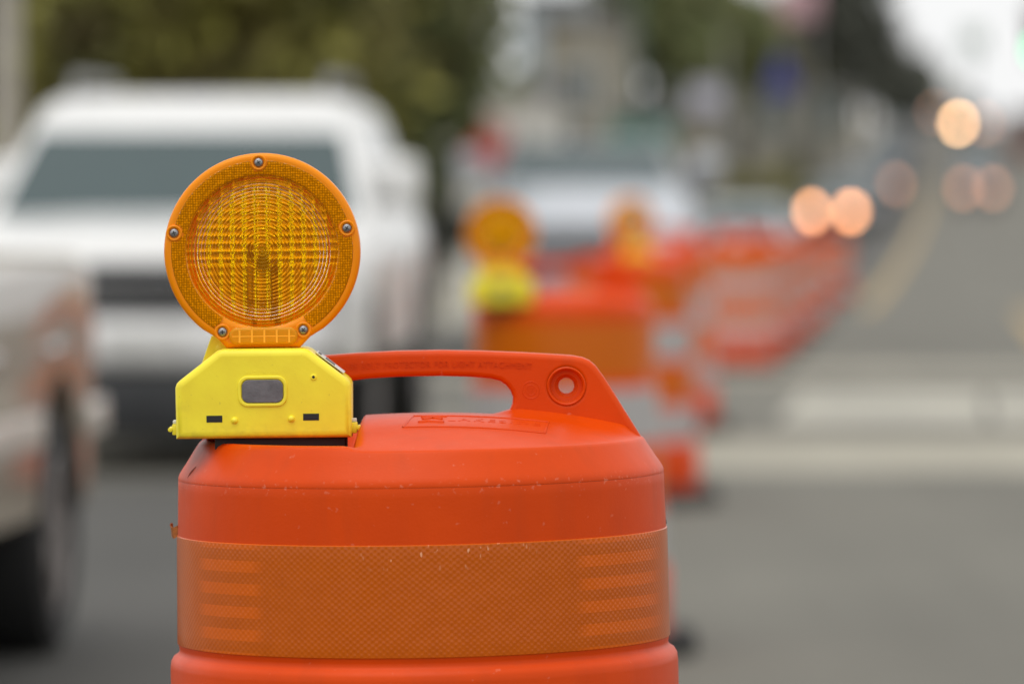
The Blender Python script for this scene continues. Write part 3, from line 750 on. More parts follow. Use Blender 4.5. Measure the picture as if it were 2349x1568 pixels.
    # wheels
    for yw in (yf, yr):
        for s in (-1, 1):
            Mw = Matrix.Translation((s * (hw - 0.115), yw, wr)) @ Matrix.Rotation(s * PI / 2, 4, 'Y')
            tp = [(wr*0.64, -0.10), (wr*0.86, -0.115), (wr*0.97, -0.095), (wr, -0.06), (wr, 0.06), (wr*0.97, 0.095), (wr*0.86, 0.115), (wr*0.64, 0.10)]
            wh = MB().lathe(tp[::-1], 40, M=Mw).build('wheel', M['tyre'], root)
            mr = MB().lathe([(wr*0.65, -0.1), (wr*0.65, 0.1), (wr*0.60, 0.105), (wr*0.55, 0.06), (0.02, 0.05)][::-1], 40, M=Mw)
            for k in range(5):
                mr.box(-0.03, 0.03, 0.0, wr * 0.6, 0.06, 0.095, 0, Mw @ Matrix.Rotation(2*PI*k/5, 4, 'Z'), bev=0.008, seg=1)
            mr.lathe([(0.055, 0.05), (0.05, 0.10), (0.0001, 0.105)], 20, M=Mw)
            mr.build('rim', M['rimm'], wh)
    # front
    gz1 = hf - 0.075; gz0 = hf - 0.305
    nf = lambda x: y0 + 0.42 * 0  # noqa
    mb = MB(); mb.box(-hw*0.55, hw*0.55, y0 - 0.012, y0 + 0.10, gz0, gz1, bev=0.01)
    g = mb.build('grille', M['grille'], root)
    mb = MB()
    for k in range(3): mb.box(-hw*0.53, hw*0.53, y0 - 0.024, y0 - 0.012, gz0 + 0.040 + k * 0.06, gz0 + 0.048 + k * 0.06)
    mb.build('slat', M['chrome'], g)
    MB().box(-hw*0.80, hw*0.80, y0 - 0.05, y0 + 0.28, gz0 - 0.22, gz0 - 0.015, bev=0.05, seg=3).build('bumper', bumper or pm, root)
    MB().box(-hw*0.78, hw*0.78, y0 - 0.01, y0 + 0.3, 0.17, gz0 - 0.225, bev=0.02).build('lower_grille', M['grille'], root)
    MB().box(-0.16, 0.16, y0 - 0.062, y0 - 0.052, gz0 - 0.17, gz0 - 0.06).build('number_plate', M['plate'], root)
    lz = lampz if lampz is not None else (gz0 + gz1) / 2
    for s, lm in ((-1, lamps[0]), (1, lamps[1])):
        hx = s * (hw * 0.87 - lampw)
        h = MB().box(hx - lampw - 0.02, hx + lampw + 0.02, y0 - 0.006, y0 + 0.16, lz - lamph - 0.02, lz + lamph + 0.02, bev=0.03, seg=3).build('headlight', M['lampglass'], root)
        if lm:
            a, b = curve_mesh([[(x * lampw, z * lamph) for x, z in circ(1, 28)]], 0.008, 0.002, 1)
            MB().add(a, b, 0, Matrix.Translation((hx, y0 - 0.010, lz)) @ TO_XZ).build('lit_lens', lm, h)
    # rear
    for s in (-1, 1):
        MB().box(min(s*hw*0.62, s*(hw*0.925)), max(s*hw*0.62, s*(hw*0.925)), y1 - 0.22, y1 + 0.012, deck - 0.36, deck - 0.14, bev=0.02).build('tail_light', M['tail'], root)
        MB().box(min(s*hw*0.965, s*(hw*0.9)), max(s*hw*0.965, s*(hw*0.9)), y1 - 0.25, y1 - 0.06, deck - 0.35, deck - 0.15, bev=0.015).build('tail_light', M['tail'], root)
    MB().box(-hw*0.80, hw*0.80, y1 - 0.25, y1 + 0.06, sill + 0.08, sill + 0.30, bev=0.05, seg=3).build('bumper', bumper or pm, root)
    # mirrors
    for s in (-1, 1):
        mz = hr + mirz
        mi = MB().box(min(s*(hw-0.02-mird), s*(hw+mirw)), max(s*(hw-0.02-mird), s*(hw+mirw)), ct - 0.35, ct - 0.20, mz - 0.11, mz + 0.11, bev=0.045, seg=3); mi.box(min(s*(hw-0.12), s*hw), max(s*(hw-0.12), s*hw), ct - 0.31, ct - 0.24, mz - 0.10, mz - 0.03)
        mi.build('wing_mirror', pm, root)
    if rails:
        for s in (-1, 1):
            MB().tube([(s*tw*0.86, ct + 0.15, roof - 0.03), (s*tw*0.86, ct + 0.25, roof + 0.045), (s*tw*0.86, rt - 0.25, roof + 0.05), (s*tw*0.86, rt - 0.12, roof - 0.03)], 0.022, 8).build('roof_rail', M['railgrey'], root)
    if moulding:
        for s in (-1, 1):
            MB().box(min(s*hw*0.99, s*(hw+0.02)), max(s*hw*0.99, s*(hw+0.02)), yf + Ra + 0.05, yr - Ra - 0.02, moulding - 0.045, moulding + 0.045, bev=0.012).build('side_moulding', paint('pale_moulding', (0.6, 0.57, 0.52)), root)
            MB().box(min(s*hw*0.985, s*(hw+0.015)), max(s*hw*0.985, s*(hw+0.015)), yr + Ra + 0.03, y1 - 0.12, moulding - 0.045, moulding + 0.045, bev=0.012).build('side_moulding', paint('pale_moulding', (0.6, 0.57, 0.52)), root)
    return root

def lane(x0, d): return (rx(x0, d), d, gz(d))
c = math.cos(HEAD); s = math.sin(HEAD)
# the white SUV, front centre at photo x 395, distance 24
Lc = 4.9
make_car('large white SUV facing the camera behind the amber light, with roof rails', 'SUV', (-1.545 + 0.0437 * Lc / 2, 24.0 + Lc / 2, 0.0), paint('white_paint', (0.70, 0.70, 0.69)),
         L=Lc, W=1.86, sill=0.42, hf=0.97, hr=1.08, roof=1.665, hood=1.25, wsl=0.95, head=1.475, wr=0.38, rz=R(-2.5), tws=0.735, bws=0.95, mirz=0.15, mirw=0.12, mird=0.14, wsin=0.04, cbev=0.15, name='suv', lampw=0.16, lamph=0.10, group='vehicles queuing in the left lane')
# the beige sedan at the left edge, its tail is the far end
tail = Vector((-1.10, 15.6)); Ls = 4.6; Ws = 1.8
cen = Vector((tail.x - K * Ls / 2 - Ws / 2, 15.6 - Ls / 2 + 0.07))
make_car('beige sedan cut off by the left edge, its rear wheel and tail end in view', 'car', (cen.x, cen.y, 0.0), mat('beige_paint', (0.215, 0.172, 0.120), 0.36, var=0.04, scale=2, spec=0.35, coat=0.6),
         L=Ls, W=Ws, sill=0.34, hf=0.76, hr=0.98, roof=1.42, hood=1.25, wsl=0.8, head=1.30, rear_len=2.15, rear_sl=0.4, deck=1.03, wr=0.32, boxy=True, mirw=0.10, moulding=0.60, rails=False, group='vehicles queuing in the left lane')
make_car('silver SUV with a grey reflection painted into its roof, facing the camera behind the second drum', 'SUV', (0.66, 49.3, gz(49.3)), paint('silver_white_paint', (0.44, 0.465, 0.51)),
         L=4.7, W=1.80, cabm=paint('grey_roof_reflection', (0.20, 0.21, 0.21)), sill=0.40, hf=1.15, hr=1.43, roof=1.84, hood=1.3, wsl=0.8, head=1.79, wr=0.37, rz=R(-1.6), name='suv', group='vehicles queuing in the left lane')  # grey cabin colour stands in for the dull reflection on the roof
make_car('pale grey car facing the camera above the far drums, lamps unlit', 'car', lane(-3.75, 98), paint('pale_grey_paint', (0.50, 0.54, 0.56)), L=4.5, W=1.8, hf=0.8, hr=1.0, roof=1.5, hood=1.15, wsl=0.8, head=1.4, rear_len=0.5, rails=False, group='vehicles queuing in the left lane')
QG = 'vehicles queuing in the left lane'
for x0, d, cl, lab in ((-4.35, 121, (0.07, 0.075, 0.08), 'charcoal car just behind the pale grey car, lamps unlit'), (-3.62, 205, (0.06, 0.065, 0.075), 'dark slate car between the bright pair of headlights and the single dim one'), (-3.4, 275, (0.06, 0.07, 0.09), 'small navy car on the rising road behind the one lit headlight'), (0.9, 284, (0.16, 0.16, 0.17), 'small grey car on the rising road above the dim pair of headlights'),
        (-3.5, 252, (0.09, 0.095, 0.10), 'dark grey car on the rising road, just behind the dark blue one'), (0.75, 262, (0.05, 0.055, 0.06), 'black car close behind the one with the dim pair of headlights'), (-3.4, 312, (0.13, 0.12, 0.12), 'taupe car high on the rising road, left of the bright single headlight'), (-4.3, 76, (0.15, 0.16, 0.17), 'grey car between the silver SUV and the pale grey car')):
    make_car(lab, 'car', lane(x0, d), paint('car_paint', cl), L=4.5, W=1.82, hf=0.8, hr=1.0, roof=1.5, hood=1.15, wsl=0.8, head=1.4, rear_len=0.5, rails=False, group=QG)
for d, x0 in ((191, -3.55), (198, -3.4), (213, -3.95), (221, -4.0)):
    make_car('dark car in the dense queue between the bright pair and the single dim headlight', 'car', lane(x0, d), paint('dark_paint', (0.045, 0.05, 0.06)), L=4.5, W=1.82, hf=0.8, hr=1.05, roof=1.86, hood=1.15, wsl=0.8, head=1.7, rear_len=0.2, rails=False, group='dark cars queuing up the hill')
for d, x0 in ((240, 0.7), (248, 0.85), (270, 0.8)):
    make_car('dark car in the queue close behind the pair of dim headlights', 'car', lane(x0, d), paint('dark_paint', (0.045, 0.05, 0.06)), L=4.5, W=1.82, hf=0.8, hr=1.05, roof=1.86, hood=1.15, wsl=0.8, head=1.7, rear_len=0.2, rails=False, group='dark cars queuing behind the dim headlights')
make_car('dark grey car with the bright pair of orange headlights, above the farthest drum', 'car', (10.1 + K * 2.2, 182.2, gz(182.2)), paint('dark_grey_paint', (0.10, 0.11, 0.12)), L=4.5, W=1.86, hf=0.80, hr=1.0, roof=1.5, hood=1.1, wsl=0.8, head=1.4, rear_len=0.4, lamps=(HL, HL), lampw=0.19, lamph=0.15, lampz=0.66, rails=False, group='oncoming cars with lights on')
bx_ = V(2018, 424, 235)
make_car('dark blue car with only one dim headlight lit', 'car', (bx_.x + 0.2, 237, gz(237)), paint('dark_blue_paint', (0.05, 0.07, 0.10)), L=4.5, W=1.86, hf=0.80, hr=1.0, roof=1.5, hood=1.1, wsl=0.8, head=1.4, rear_len=0.4, lamps=(None, HLD), lampw=0.22, lamph=0.18, lampz=0.65, rails=False, group='oncoming cars with lights on')
bx_ = V(2241, 424, 229)
make_car('grey blue car with a pair of dim headlights, right of the single lit headlight', 'car', (bx_.x + 0.2, 231, gz(231)), paint('grey_blue_paint', (0.09, 0.11, 0.135)), L=4.5, W=1.86, hf=0.80, hr=1.0, roof=1.5, hood=1.1, wsl=0.8, head=1.4, rear_len=0.4, lamps=(HLD, HLD), lampw=0.22, lamph=0.18, lampz=0.65, rails=False, group='oncoming cars with lights on')
bx_ = V(2228, 424, 330)
make_car('truck cresting the hill with one very bright and one dim headlight', 'truck', (bx_.x + 0.2, 332.5, gz(332.5)), paint('maroon_paint', (0.12, 0.10, 0.10)), L=6.0, W=2.35, sill=0.5, hf=1.1, hr=1.4, roof=2.2, hood=1.5, wsl=0.7, head=2.0, wr=0.45, lamps=(HLB, HLD), lampw=0.27, lamph=0.24, lampz=0.85, rails=False, name='truck', group='oncoming cars with lights on')
bx_ = V(2158, 424, 440)
make_car('farthest dark car on the hilltop with faint headlights', 'car', (bx_.x + 0.2, 442, gz(442)), paint('charcoal_paint', (0.10, 0.10, 0.11)), L=4.6, W=1.9, sill=0.4, hf=1.0, hr=1.2, roof=1.7, hood=1.2, wsl=0.8, head=1.6, lamps=(HLD, HLD), lampw=0.28, lamph=0.25, lampz=0.75, rails=False, group='oncoming cars with lights on')

# ------------------------------------------------------------------ trees, buildings, poles
def leaf_mat(name, a, b, c, scale=0.75):
    nt = NT(name); co = nt.coord()
    f1 = nt.ramp(nt.noise(co, scale, 3), 0.38, 0.62); f2 = nt.ramp(nt.noise(co, scale * 2.7, 3), 0.4, 0.65)
    col = nt.mix(f1, a, b); col = nt.mix(nt.math('MULTIPLY', f2, 0.7), col, c)
    bs = P(nt, col=col, rough=0.6, spec=0.3)
    t = nt.n('ShaderNodeBsdfTranslucent'); nt.l(col, t.inputs[0])
    m = nt.n('ShaderNodeMixShader', i_0=0.22); nt.l(bs.outputs[0], m.inputs[1]); nt.l(t.outputs[0], m.inputs[2])
    nt.l(m.outputs[0], nt.out.inputs[0]); return nt.mat
M['olive'] = leaf_mat('olive_leaves', (0.42, 0.40, 0.08), (0.06, 0.066, 0.022), (0.21, 0.17, 0.08))
M['green'] = leaf_mat('green_leaves', (0.22, 0.26, 0.10), (0.13, 0.165, 0.06), (0.24, 0.21, 0.11))
M['dark'] = leaf_mat('dark_leaves', (0.115, 0.120, 0.095), (0.08, 0.088, 0.070), (0.13, 0.13, 0.105))
M['olive2'] = leaf_mat('brown_green_leaves', (0.26, 0.235, 0.14), (0.17, 0.16, 0.10), (0.27, 0.22, 0.16))
M['green2'] = leaf_mat('grey_green_leaves', (0.21, 0.23, 0.14), (0.14, 0.155, 0.11), (0.24, 0.23, 0.175))
M['lime'] = leaf_mat('yellow_green_leaves', (0.20, 0.19, 0.05), (0.12, 0.12, 0.03), (0.16, 0.13, 0.06))
M['bark'] = mat('bark', (0.075, 0.058, 0.045), 0.9, var=0.25, scale=8, bump=0.6, bscale=25)
def leaves(center, rad, n, size, clumps=26, seed=1, low=None):
    rnd = random.Random(seed); mb = MB(); vs = []; fs = []
    cl = []
    while len(cl) < clumps:
        p = Vector((rnd.uniform(-1, 1), rnd.uniform(-1, 1), rnd.uniform(-1, 1)))
        if 0.25 < p.length < 1.0: cl.append((Vector((p.x*rad[0], p.y*rad[1], p.z*rad[2])) * 0.82, rnd.uniform(0.22, 0.42)))
    for i in range(n):
        c, r = cl[rnd.randrange(clumps)]
        q = Vector((rnd.gauss(0, 1), rnd.gauss(0, 1), rnd.gauss(0, 0.8))) * r * 0.5
        p = Vector(center) + c + Vector((q.x*rad[0], q.y*rad[1], q.z*rad[2]))
        if low is not None and p.z < low: p.z = low + (low - p.z) * 0.4
        u = Vector((rnd.uniform(-1, 1), rnd.uniform(-1, 1), rnd.uniform(-1, 1))).normalized(); w = u.orthogonal().normalized()
        sz = size * rnd.uniform(0.6, 1.4); b = len(vs)
        vs += [p - u*sz, p - w*sz*0.45 + u*0.1*sz, p + u*sz, p + w*sz*0.45 + u*0.1*sz]; fs.append((b, b+1, b+2, b+3))
    mb.add(vs, fs); return mb, cl
def tree(name, label, x, y, h, rad, cz, m, n=5000, size=0.12, tr=0.12, seed=1, clumps=26, low=None, group=None, cat='tree'):
    z = gz(y); root = thing(name, label, cat, (x, y, z), (0, 0, 0), group)
    mb, cl = leaves((0, 0, cz), rad, n, size, clumps, seed, low); mb.build('crown', m, root, smooth=False)
    mb = MB(); mb.tube([(0, 0, -0.05), (tr*0.3, 0, cz*0.35), (-tr*0.2, tr*0.2, cz*0.75), (0, 0, cz)], [tr*1.25, tr, tr*0.8, tr*0.55], 10)
    for c, r in cl[:9]:
        mb.tube([(0, 0, cz*0.62), (c.x*0.45, c.y*0.45, cz*0.8 + c.z*0.3), (c.x, c.y, cz + c.z)], [tr*0.5, tr*0.3, tr*0.1], 6)
    mb.build('trunk', M['bark'], root); return root
TG = 'street trees behind the white SUV'
for (x, y, h, rad, cz, m, lab, sd) in ((-4.6, 50, 5, (1.6, 1.5, 2.2), 3.4, 'olive', 'dense olive tree behind the left side of the white SUV roof', 3),
                                     (-2.6, 47, 5, (1.5, 1.4, 2.1), 3.5, 'olive', 'dense olive tree behind the middle of the white SUV roof', 5),
                                     (-1.95, 52, 5, (1.2, 1.2, 2.2), 3.5, 'olive', 'dense tree between the middle olive tree and the greener tree', 31),
                                     (-1.15, 54, 5, (1.15, 1.2, 2.3), 3.6, 'green', 'greener dense tree behind the right end of the white SUV roof', 8)):
    tree('broadleaf_tree', lab, x, y, h, rad, cz, M[m], 11000, 0.13, 0.14, sd, 34, 1.3, TG)
tree('dark_shrub', 'dark shrub at the foot of the greener tree, right of the white SUV mirror', -1.0, 56, 2, (0.55, 0.6, 0.8), 0.95, M['dark'], 3000, 0.09, 0.05, 11, 18, 0.1, None, 'shrub')
tree('green_tree', 'tall green tree over the far buildings, beside the thin green pole', 4.75, 190, 10, (3.0, 2.6, 3.4), 7.6, M['green'], 5000, 0.3, 0.2, 12, 24)
tree('green_tree', 'pale green tree low over the beige building roof', 7.9, 215, 10, (2.2, 2.0, 2.6), 7.0, M['green'], 4000, 0.3, 0.2, 14, 24)
tree('dark_tree', 'large dark tree at the top right, tallest against the white sky', 17.8, 300, 12, (2.9, 2.8, 4.6), 7.4, M['dark'], 7000, 0.36, 0.3, 15, 34, 2.0)
tree('dark_tree', 'dark tree in the gap left of the larger dark tree, low over the road', V(1985, 0, 345).x, 345, 12, (2.3, 1.8, 2.6), 4.2, M['dark'], 4500, 0.33, 0.22, 17, 20, 0.9)
tree('dark_tree', 'lower dark tree beside the hilltop headlights, below the larger dark tree', V(2075, 0, 640).x, 640, 12, (3.9, 3.4, 5.2), 5.6, M['dark'], 5000, 0.6, 0.35, 16, 24, 0.9)
for i, (px, y, r, rz_, cz, lab) in enumerate(((2130, 690, 3.8, 4.2, 5.0, 'soft grey green tree at the road end, left of the bright single headlight'), (2185, 730, 3.4, 3.0, 3.4, 'low grey green tree at the far end of the road, rightmost before the white sky'))):
    tree('hill_tree', lab, V(px, 0, y).x, y, 12, (r, r, rz_), cz, M['green2'], 4000, 0.6, 0.3, 60 + i, 22, 0.8, 'trees behind the far buildings')
for i, (px, y, r, cz, m, lab) in enumerate(((1640, 300, 3.4, 8.6, 'green', 'tall green tree behind the long grey building, right of the grey lamp post'), (1765, 312, 3.0, 8.2, 'olive2', 'brownish tree behind the blue sign'), (1880, 322, 3.2, 8.6, 'green2', 'grey green tree behind the pink billboard'))):
    tree('hill_tree', lab, V(px, 0, y).x, y, 12, (r, r, r * 1.1), cz - gz(y), M[m], 4500, 0.36, 0.25, 40 + i, 26, 1.0, 'trees behind the far buildings')
for i, (x, y, r, lab) in enumerate(((4.9, 150, 0.9, 'yellow green shrub nearest the cream cabinet'), (6.3, 158, 1.15, 'largest yellow green shrub, between the two others'), (8.0, 170, 1.0, 'yellow green shrub nearest the oncoming cars'))):
    tree('roadside_shrub', lab, x, y, 2, (r, r, 1.0), 1.35, M['lime'], 2600, 0.14, 0.06, 20 + i, 18, 0.25, 'yellow green shrubs by the road', 'shrub')

def building(name, label, cat, x0, x1, y, dep, ztop, m, wins=(), doors=(), roofm=None, roofh=0.25, group=None):
    z = gz(y); cx = (x0 + x1) / 2
    root = thing(name, label, cat, (cx, y, z), (0, 0, HEAD), group); hw = (x1 - x0) / 2; h = ztop - z
    MB().box(-hw, hw, 0, dep, -0.3, h).build('wall', m, root, smooth=False)
    MB().box(-hw - 0.2, hw + 0.2, -0.2, dep + 0.2, h, h + roofh, bev=0.04).build('roof', roofm or M['roofgrey'], root)
    for (a, b, c, d) in wins:
        fr = MB(); fr.box(a, b, -0.05, 0.02, c, d); o = fr.build('window', M['frame_w'], root, smooth=False)
        MB().box(a + 0.07, b - 0.07, -0.06, -0.052, c + 0.07, d - 0.07).build('pane', M['glass'], o, smooth=False)
    for (a, b, d) in doors:
        o = MB().box(a, b, -0.06, 0.02, 0, d).build('door', M['doord'], root, smooth=False)
        MB().box(b - 0.18, b - 0.12, -0.1, -0.06, d * 0.45, d * 0.5).build('handle', M['chrome'], o, smooth=False)
    return root
M['roofgrey'] = mat('grey_roofing', (0.18, 0.18, 0.18), 0.8); M['frame_w'] = mat('window_frame_paint', (0.6, 0.6, 0.58), 0.5); M['doord'] = mat('dark_door_paint', (0.03, 0.035, 0.03), 0.5)
M['wall_w'] = mat('white_render', (0.62, 0.60, 0.55), 0.8, scale=1.5); M['wall_b'] = mat('beige_render', (0.30, 0.275, 0.215), 0.8, scale=1.2)
M['wall_g'] = mat('grey_brown_render', (0.20, 0.19, 0.155), 0.8, scale=0.8); M['wall_blue'] = mat('grey_blue_cladding', (0.34, 0.39, 0.42), 0.7, scale=1)
M['wall_br'] = mat('dark_timber', (0.060, 0.046, 0.036), 0.85, scale=3, var=0.25); M['brick'] = mat('red_brick', (0.20, 0.09, 0.075), 0.9, scale=3)
building('white_building', 'small white building behind the red sign, right of the trees', 'building', -1.9, 0.55, 95, 5, 2.75, M['wall_w'], ((-0.9, -0.2, 1.3, 2.4),), ((0.2, 0.9, 2.1),))
building('beige_building', 'tall narrow beige building with a dark doorway, left of the low shop', 'building', 0.75, 2.35, 132, 8, 5.0, M['wall_b'], ((-0.6, 0.5, 3.6, 4.5),), ((-0.35, 0.25, 3.1),))
building('low_shop', 'low shop with a teal awning to the right of the beige building', 'shop', 2.40, 4.6, 132, 6, 2.75, M['wall_b'], ((-0.8, 0.2, 0.7, 1.9),), ((0.5, 1.0, 2.1),))
aw = thing('awning', 'teal awning over the front of the low shop', 'awning', (3.0, 131.85, 1.9), (0, 0, HEAD))
mb = MB(); mb.add([(-0.75, 0, 0.75), (0.75, 0, 0.75), (0.75, -0.7, 0.15), (-0.75, -0.7, 0.15), (-0.75, 0, 0.70), (0.75, 0, 0.70), (0.75, -0.7, 0.0), (-0.75, -0.7, 0.0)], [(0, 3, 2, 1), (4, 5, 6, 7), (3, 7, 6, 2), (0, 4, 7, 3), (1, 2, 6, 5), (0, 1, 5, 4)])
mb.build('canopy', mat('teal_canvas', (0.05, 0.14, 0.11), 0.8), aw, smooth=False)
mb = MB()
for x in (-0.7, 0.7): mb.tube([(x, 0, 0.1), (x, -0.66, 0.02)], 0.02, 6)
mb.build('arm', M['trim'], aw)
building('grey_blue_building', 'tall grey blue building behind the white building, under the pale sky', 'building', 0.3, 2.6, 185, 8, 7.3, M['wall_blue'], ((-0.7, 0.5, 3.4, 5.0),))
building('long_grey_building', 'long grey brown building at the far end of the street', 'building', 4.0, 12.5, 285, 10, 5.6, M['wall_g'], ((-3.2, -2.0, 3, 4.4), (-1.0, 0.2, 3, 4.4), (1.2, 2.4, 3, 4.4)), ((3.0, 3.9, 2.3),))
building('grey_shop', 'grey brown shop under the pink billboard, left of the large dark tree', 'building', 10.5, 15.3, 255, 10, 5.2, M['wall_g'], ((-1.8, -0.6, 2.6, 4.0), (0.6, 1.8, 2.6, 4.0)), ((-0.3, 0.4, 2.2),))
building('brick_building', 'red brick building cut off by the right edge, near the hilltop', 'building', 26.3, 32, 300, 10, 4.9, M['brick'], ((-2.2, -1.2, 0.9, 1.9),), ())
building('brown_building', 'dark brown building behind the timber fence and street trees, at the left edge', 'building', -18.0, -3.3, 66, 9, 2.95, M['wall_br'], ((2.0, 3.2, 0.9, 2.2), (-3.0, -1.8, 0.9, 2.2)), ((-0.4, 0.5, 2.1),))
# dark fence below the trees
fe = thing('timber_fence', 'dark brown timber fence behind the street trees', 'fence', (-4.4, 62, gz(62)), (0, 0, 0))
mb = MB()
for i in range(44): mb.box(-4.0 + i * 0.17, -4.0 + i * 0.17 + 0.16, -0.012, 0.012, 0.05, 2.2 + 0.03 * (i % 3))
mb.build('boards', M['wall_br'], fe, smooth=False)
for i in range(5): MB().box(-4.0 + i * 1.83, -3.9 + i * 1.83, 0.014, 0.114, -0.1, 2.3).build('post', M['wall_br'], fe, smooth=False)
for zz in (0.5, 1.7): MB().box(-4.0, 3.48, 0.0125, 0.014, zz, zz + 0.1).build('rail', M['wall_br'], fe, smooth=False)

def pole(name, label, x, y, h, r, m, cat='pole', top=None):
    root = thing(name, label, cat, (x, y, gz(y)), (0, 0, 0))
    MB().tube([(0, 0, -0.1), (0, 0, h * 0.5), (0, 0, h)], [r * 1.15, r, r * 0.8], 16).build('shaft', m, root)
    MB().lathe([(r*2.2, 0.1), (r*2.2, 0.22), (r*1.4, 0.3), (r*1.1, 0.32)], 20).build('collar', m, root)
    return root
M['pole_conc'] = mat('pale_pole', (0.40, 0.37, 0.32), 0.8); M['pole_green'] = mat('green_pole_paint', (0.03, 0.07, 0.045), 0.5); M['pole_grey'] = mat('grey_pole_paint', (0.35, 0.35, 0.34), 0.5)
p = pole('utility_pole', 'pale utility pole at the left edge behind the white SUV', V(16, 424, 38).x, 38, 8, 0.085, M['pole_conc'])
mb = MB().box(-0.9, 0.9, -0.06, 0.06, 7.2, 7.35); mb.build('crossarm', M['bark'], p)
for q in (-0.8, 0.8): MB().lathe([(0.05, 7.35), (0.06, 7.42), (0.03, 7.5), (0.0001, 7.52)], 12, M=Matrix.Translation((q, 0, 0))).build('insulator', M['frame_w'], p)
def street_lamp(label, px, d, h, r, m):
    p = pole('street_lamp', label, V(px, 424, d).x, d, h, r, m, 'street lamp')
    MB().tube([(0, 0, h - 0.1), (0.3, 0, h + 0.3), (1.4, 0, h + 0.45)], [r*0.7, r*0.6, r*0.5], 10).build('arm', m, p)
    MB().lathe([(0.0001, 0.1), (0.12, 0.08), (0.2, 0.0), (0.16, -0.06), (0.0001, -0.08)][::-1], 20, M=Matrix.Translation((1.5, 0, h + 0.42))).build('lamp_head', M['pole_grey'], p)
street_lamp('thin dark green lamp post in front of the beige building', 1461, 118, 8.5, 0.085, M['pole_green'])
street_lamp('pale grey lamp post left of the dark green one', 1348, 112, 8.0, 0.05, M['pole_grey'])
street_lamp('grey lamp post in front of the long grey building', 1662, 205, 11, 0.09, M['pole_grey'])

def sign(name, label, px, py, d, w, h, m, shape='rect', cat='sign', post=True, back=None):
    c = V(px, py, d); root = thing(name, label, cat, (c.x, d, gz(d)), (0, 0, 0)); zc = c.z - gz(d)
    if shape == 'oct': lp = [(w/2/math.cos(PI/8)*math.cos(PI/8 + PI/4*i), zc + w/2/math.cos(PI/8)*math.sin(PI/8 + PI/4*i)) for i in range(8)]
    elif shape == 'tri': lp = [(-w/2, zc - h/2), (w/2, zc - h/2), (w*0.08, zc + h/2), (-w*0.08, zc + h/2)]
    else: lp = rrect(w, h, min(w, h) * 0.08, 4, 0, zc)
    a, b = curve_mesh([lp], 0.02, 0.004, 1); pn = MB().add(a, b, 0, Matrix.Translation((0, -0.07, 0)) @ TO_XZ).build('panel', m, root)
    if shape == 'oct':
        lo = [(x * 0.93, zc + (z - zc) * 0.93) for x, z in lp]; li = [(x * 0.86, zc + (z - zc) * 0.86) for x, z in lp]
        a, b = curve_mesh([lo, li], 0.003, 0.0, 0); MB().add(a, b, 0, Matrix.Translation((0, -0.0925, 0)) @ TO_XZ).build('border', M['frame_w'], pn)
    MB().tube([(0, 0, -0.1), (0, 0, zc + h * 0.4)], 0.04, 10).build('post', M['pole_grey'], root); return root
sign('stop_sign', 'red octagonal sign in front of the small white building', 1115, 330, 84, 0.70, 0.70, mat('sign_red', (0.50, 0.04, 0.035), 0.4), 'oct')
sign('blue_sign', 'blue tapered sign above the road, left of the large dark tree', 1790, 168, 200, 1.25, 1.4, mat('sign_blue', (0.035, 0.045, 0.26), 0.5), 'tri')
sign('shop_sign', 'pale lavender sign board left of the blue sign', 1618, 228, 172, 1.0, 0.85, mat('sign_lavender', (0.52, 0.51, 0.60), 0.5))
sign('pale_sign', 'pale green grey sign board against the white sky at top right', 2230, 95, 150, 0.7, 0.6, mat('sign_pale', (0.55, 0.62, 0.58), 0.5))
bb = thing('billboard', 'pink billboard at the top edge, on the roof of the grey shop', 'billboard', (V(1832, 0, 256).x, 257, 5.45), (0, 0, 0))
pz = V(0, 2, 256).z - 5.45
MB().box(-0.95, 0.95, -0.06, 0.06, pz - 0.8, pz + 0.8, bev=0.02).build('panel', mat('sign_pink', (0.55, 0.34, 0.37), 0.6), bb)
for x in (-0.7, 0.7): MB().tube([(x, 0.1, -0.05), (x, 0.1, pz + 0.6)], 0.05, 8).build('post', M['pole_grey'], bb)
cab = thing('utility_cabinet', 'tall cream utility cabinet left of the yellow green shrubs', 'cabinet', (V(1588, 424, 140).x, 140, gz(140)), (0, 0, HEAD))
MB().box(-0.5, 0.5, -0.3, 0.3, 0.1, 2.7, bev=0.03).build('housing', mat('cream_paint', (0.45, 0.42, 0.36), 0.5), cab)
MB().box(-0.45, 0.45, -0.32, -0.301, 0.3, 2.5).build('door', mat('cream_paint_door', (0.54, 0.50, 0.43), 0.5), cab)
MB().box(-0.55, 0.55, -0.35, 0.35, -0.1, 0.1).build('plinth', M['concrete'], cab)

